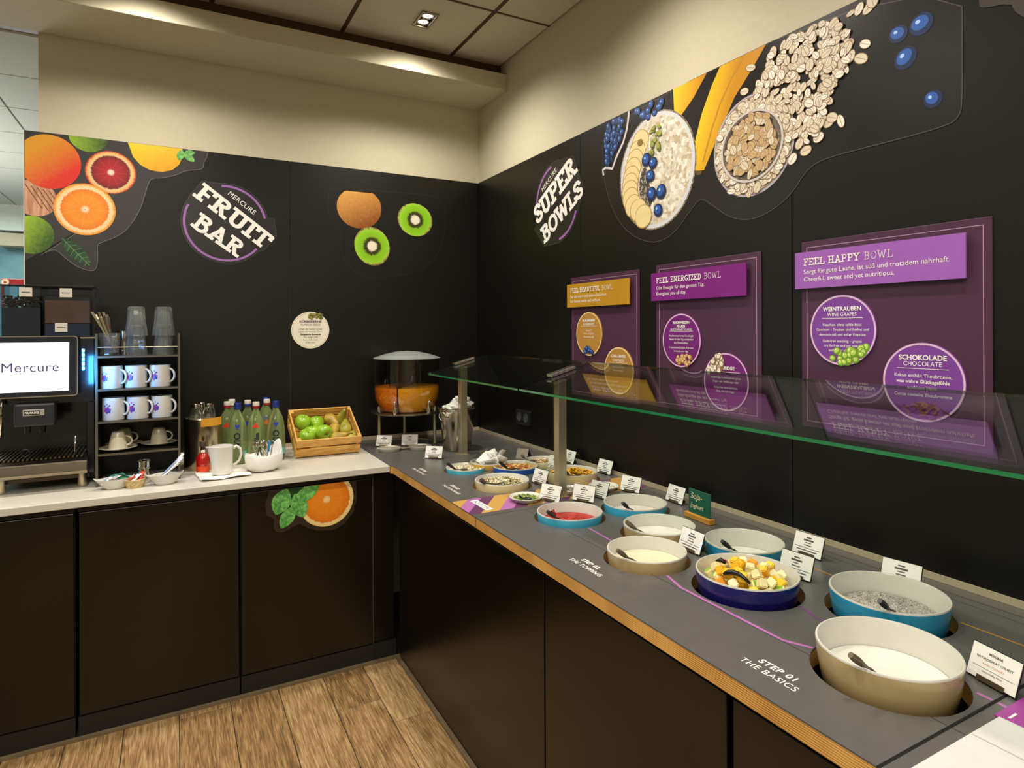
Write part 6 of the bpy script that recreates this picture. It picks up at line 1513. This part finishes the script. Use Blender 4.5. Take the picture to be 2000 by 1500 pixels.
for (g, u, v, h, rt, lab) in ((0, .045, .205, .070, (1.9, 0, .5), 'brown pear at the upper middle of the crate, base to the front'), (0, .055, .140, .055, (1.8, 0, -.3), 'smaller brown pear below the upper one, base to the front'), (0, .052, .065, .055, (1.1, .9, 1.0), 'brownish pear lying at the lower middle of the crate'),
    (1, .105, .125, .065, (1.0, .3, 2.7), 'long green pear standing out on the right side of the crate'), (1, .125, .070, .045, (1.2, .2, 2.4), 'green pear in the lower right corner of the crate'), (1, .095, .215, .050, (.5, .3, 0), 'green pear with its neck up at the top right of the crate')):
    if g == 0: o = pq if f1 else copy_tree(pq); f1 = False
    else: o = pg if f2 else copy_tree(pg); f2 = False
    incrate(o, u, v, h, rt, lab, 'pear', 'pears in the crate')

# ================================================================ JUICE DISPENSER
jd = empty('juice_dispenser', (-.553, -.245, ZW), label='round two-chamber juice dispenser on a steel stand', cat='juice dispenser')
RT = .176
M_jg = glass('tank_plastic', 'f3efe6', 1.45, 1.3)
obj('tank', lt([(RT, .472), (RT, .30), (.172, .25), (.150, .200), (.142, .188), (0, .188), (0, .190), (.140, .191), (.148, .202), (.170, .25), (RT-.002, .30), (RT-.002, .472), (RT, .472)], 72), M_jg, jd, smooth=2)
for nm, a0, a1, m_ in (('orange_juice', 0, PI, mat('juice_orange', 'f08612', .3, coat=.3)), ('yellow_juice', PI, 2*PI, mat('juice_yellow', 'fbb714', .3, coat=.3))):
    off = -.62
    prf = [(0, .1915), (.139, .1925), (.1465, .203), (.1685, .252), (.1735, .300), (.1735, .318), (0, .318)]
    bm = NB(); lathe(bm, prf, 36, a0=a0+off+.02+PI/2 if nm[0] == 'o' else a0+off+.02+PI/2, a1=a1+off-.02+PI/2, closed=False)
    obj(nm, bm, m_, jd, smooth=2)
dv = obj('divider', bx(-.1725, .1725, -.004, .004, .1915, .47), mat('divider_dark', '3a1420', .2, coat=.5), jd, rot=(0, 0, PI/2-.62))
obj('lid', lt([(0, .510), (.06, .506), (.12, .493), (.165, .478), (.181, .473), (.181, .469), (.0, .4725)], 64), mat('lid_steel', 'a3a9a8', .3, metal=.3, spec=.8), jd, smooth=2)
obj('stand_ring', lt([(.10, .176), (.188, .176), (.192, .179), (.192, .183), (.188, .186), (.10, .186), (.10, .176)], 64), mat('stand_steel', '8f8b80', .25, metal=1), jd, smooth=2)
for a in (2.9, -.50, 1.35):
    r_ = .150
    obj('leg', lt([(0, 0), (.0085, 0), (.0085, .205), (.006, .212), (0, .212)], 20), M_steel, jd, loc=(r_*math.cos(a), r_*math.sin(a), .0), smooth=2)
obj('base_ring', tube(NB(), [(.150*math.cos(2*PI*i/48), .150*math.sin(2*PI*i/48), .004) for i in range(48)], .0035, 6, closed=True), M_steel, jd)
for a in (-2.25, -1.22):
    dx, dy = math.cos(a), math.sin(a)
    k = 'tap'
    tp = obj('tap', lt([(0, 0), (.010, 0), (.012, .012), (.013, .030), (.012, .040), (.007, .044), (0, .044)], 20), M_chrome, jd, loc=(dx*.178, dy*.178, .178), smooth=2)
    obj('tap_stem', tube(NB(), [(dx*.140, dy*.140, .208), (dx*.180, dy*.180, .208)], .007, 12), M_chrome, jd)
    obj('tap_lever', tube(NB(), [(dx*.178, dy*.178, .220), (dx*.180, dy*.180, .238), (dx*.190, dy*.190, .250)], [.005, .0045, .006], 10), M_chrome, jd, smooth=True)
dt = empty('drip_tray', (-.618, -.395, ZW), math.radians(-12), label='twin round steel drip trays in front of the juice dispenser', cat='drip tray')
for s in (-1, 1):
    obj('disc', lt([(0, .0), (.054, .0), (.060, .012), (.061, .016), (.058, .016), (.056, .012), (0, .012)], 48), mat('satin_disc', 'b9b3a2', .35, metal=.4), dt, loc=(s*.080, 0, 0), smooth=2)
obj('bridge', bx(-.024, .024, -.008, .008, .010, .014), M_steel, dt)
# ================================================================ ICE BUCKET
bu = empty('steel_bucket', (-.372, -.512, ZW), label='polished steel bucket filled with clear bags behind the far steel post', cat='bucket')
obj('wall', lt([(0, 0), (.066, 0), (.070, .004), (.097, .214), (.104, .220), (.104, .224), (.097, .223), (.094, .214), (.067, .008), (0, .008)], 64), mat('bucket_steel', 'c2b8a2', .16, metal=1), bu, smooth=2)
for a in (.45, .45+PI):
    c_, s_ = math.cos(a), math.sin(a)
    pts = []
    for i in range(17):
        t = 2*PI*i/16; pts.append((c_*.114-s_*.022*math.cos(t), s_*.114+c_*.022*math.cos(t), .184+.020*math.sin(t)))
    obj('handle', tube(NB(), pts[:-1], .003, 8, closed=True), M_chrome, bu, smooth=True)
    obj('handle_mount', tube(NB(), [(c_*.092, s_*.092, .198), (c_*.115, s_*.115, .204)], .006, 8), M_chrome, bu)
M_bag = glass('clear_bag', 'd8d8d2', 1.4, 4.0)
def crumple(name, x, y, z, s, label, cat, grp, m, seed, flat_=.6):
    bm = NB(); bmesh.ops.create_icosphere(bm, subdivisions=3, radius=s); RR = random.Random(seed)
    from mathutils import noise
    for v in bm.verts: v.co = Vector((v.co.x, v.co.y, v.co.z*flat_))*(1+.55*noise.noise(v.co*(2.2/s*.9)+Vector((seed, 0, 0))))
    return tag(obj(name, bm, m, loc=(x, y, z), smooth=False), label, cat, grp)
m_bagw = mat('bag_white', 'dcdad4', .35, coat=.5)
crumple('clear_bag', -.412, -.555, ZW+.222, .046, 'white crumpled bag at the left of the steel bucket', 'bag', None, m_bagw, 1)
crumple('clear_bag', -.340, -.505, ZW+.242, .050, 'white crumpled bag at the right of the steel bucket', 'bag', None, m_bagw, 2)
crumple('clear_bag', -.375, -.53, ZW+.165, .070, 'lower clear bag packed inside the steel bucket', 'bag', None, M_bag, 3, .8)
# glass dish of sachets over the yellow bowl
gd = tag(obj('glass_dish', lt([(0, .0), (.026, .0), (.030, .006), (.052, .040), (.050, .040), (.028, .008), (0, .006)], 8), M_tum, loc=(-.455, -.955, .884)), 'clear square glass dish standing in the low yellow bowl', 'dish')
mound('basket', -.030, .008, [mat('crumb_tan', 'b9955a', .7)], 'crumbly topping in the low yellow bowl', 'topping', .9, .002, seed=8, depth=.05, seg=40, N=10)
m_foil = glass('sachet_foil', 'e8e8e8', 1.4, 3.0)
for i, (dx, dy, dz, rx, ry, rz) in enumerate(((-.012, .0, .052, .5, -.5, .3), (.012, -.022, .050, 1.0, .3, 1.2), (.030, -.045, .045, .6, .7, 2.0), (.0, -.045, .040, -.4, .6, .6), (.022, .010, .058, .9, -.3, .1), (.042, -.030, .062, .4, .9, 2.6), (.010, -.060, .046, 1.2, .2, 1.5))):
    q = packet('nut_sachet', -.415+dx, -.965+dy, .885+dz, rx, ry, rz, .074, .054, m_sp, 'white and clear sachet piled over the low yellow bowl', 'sachet', 'sachets piled over the yellow bowl')
    obj('clear_flap', bx(-.040, .040, .0275, .043, -.0004, .0004), m_foil, q)
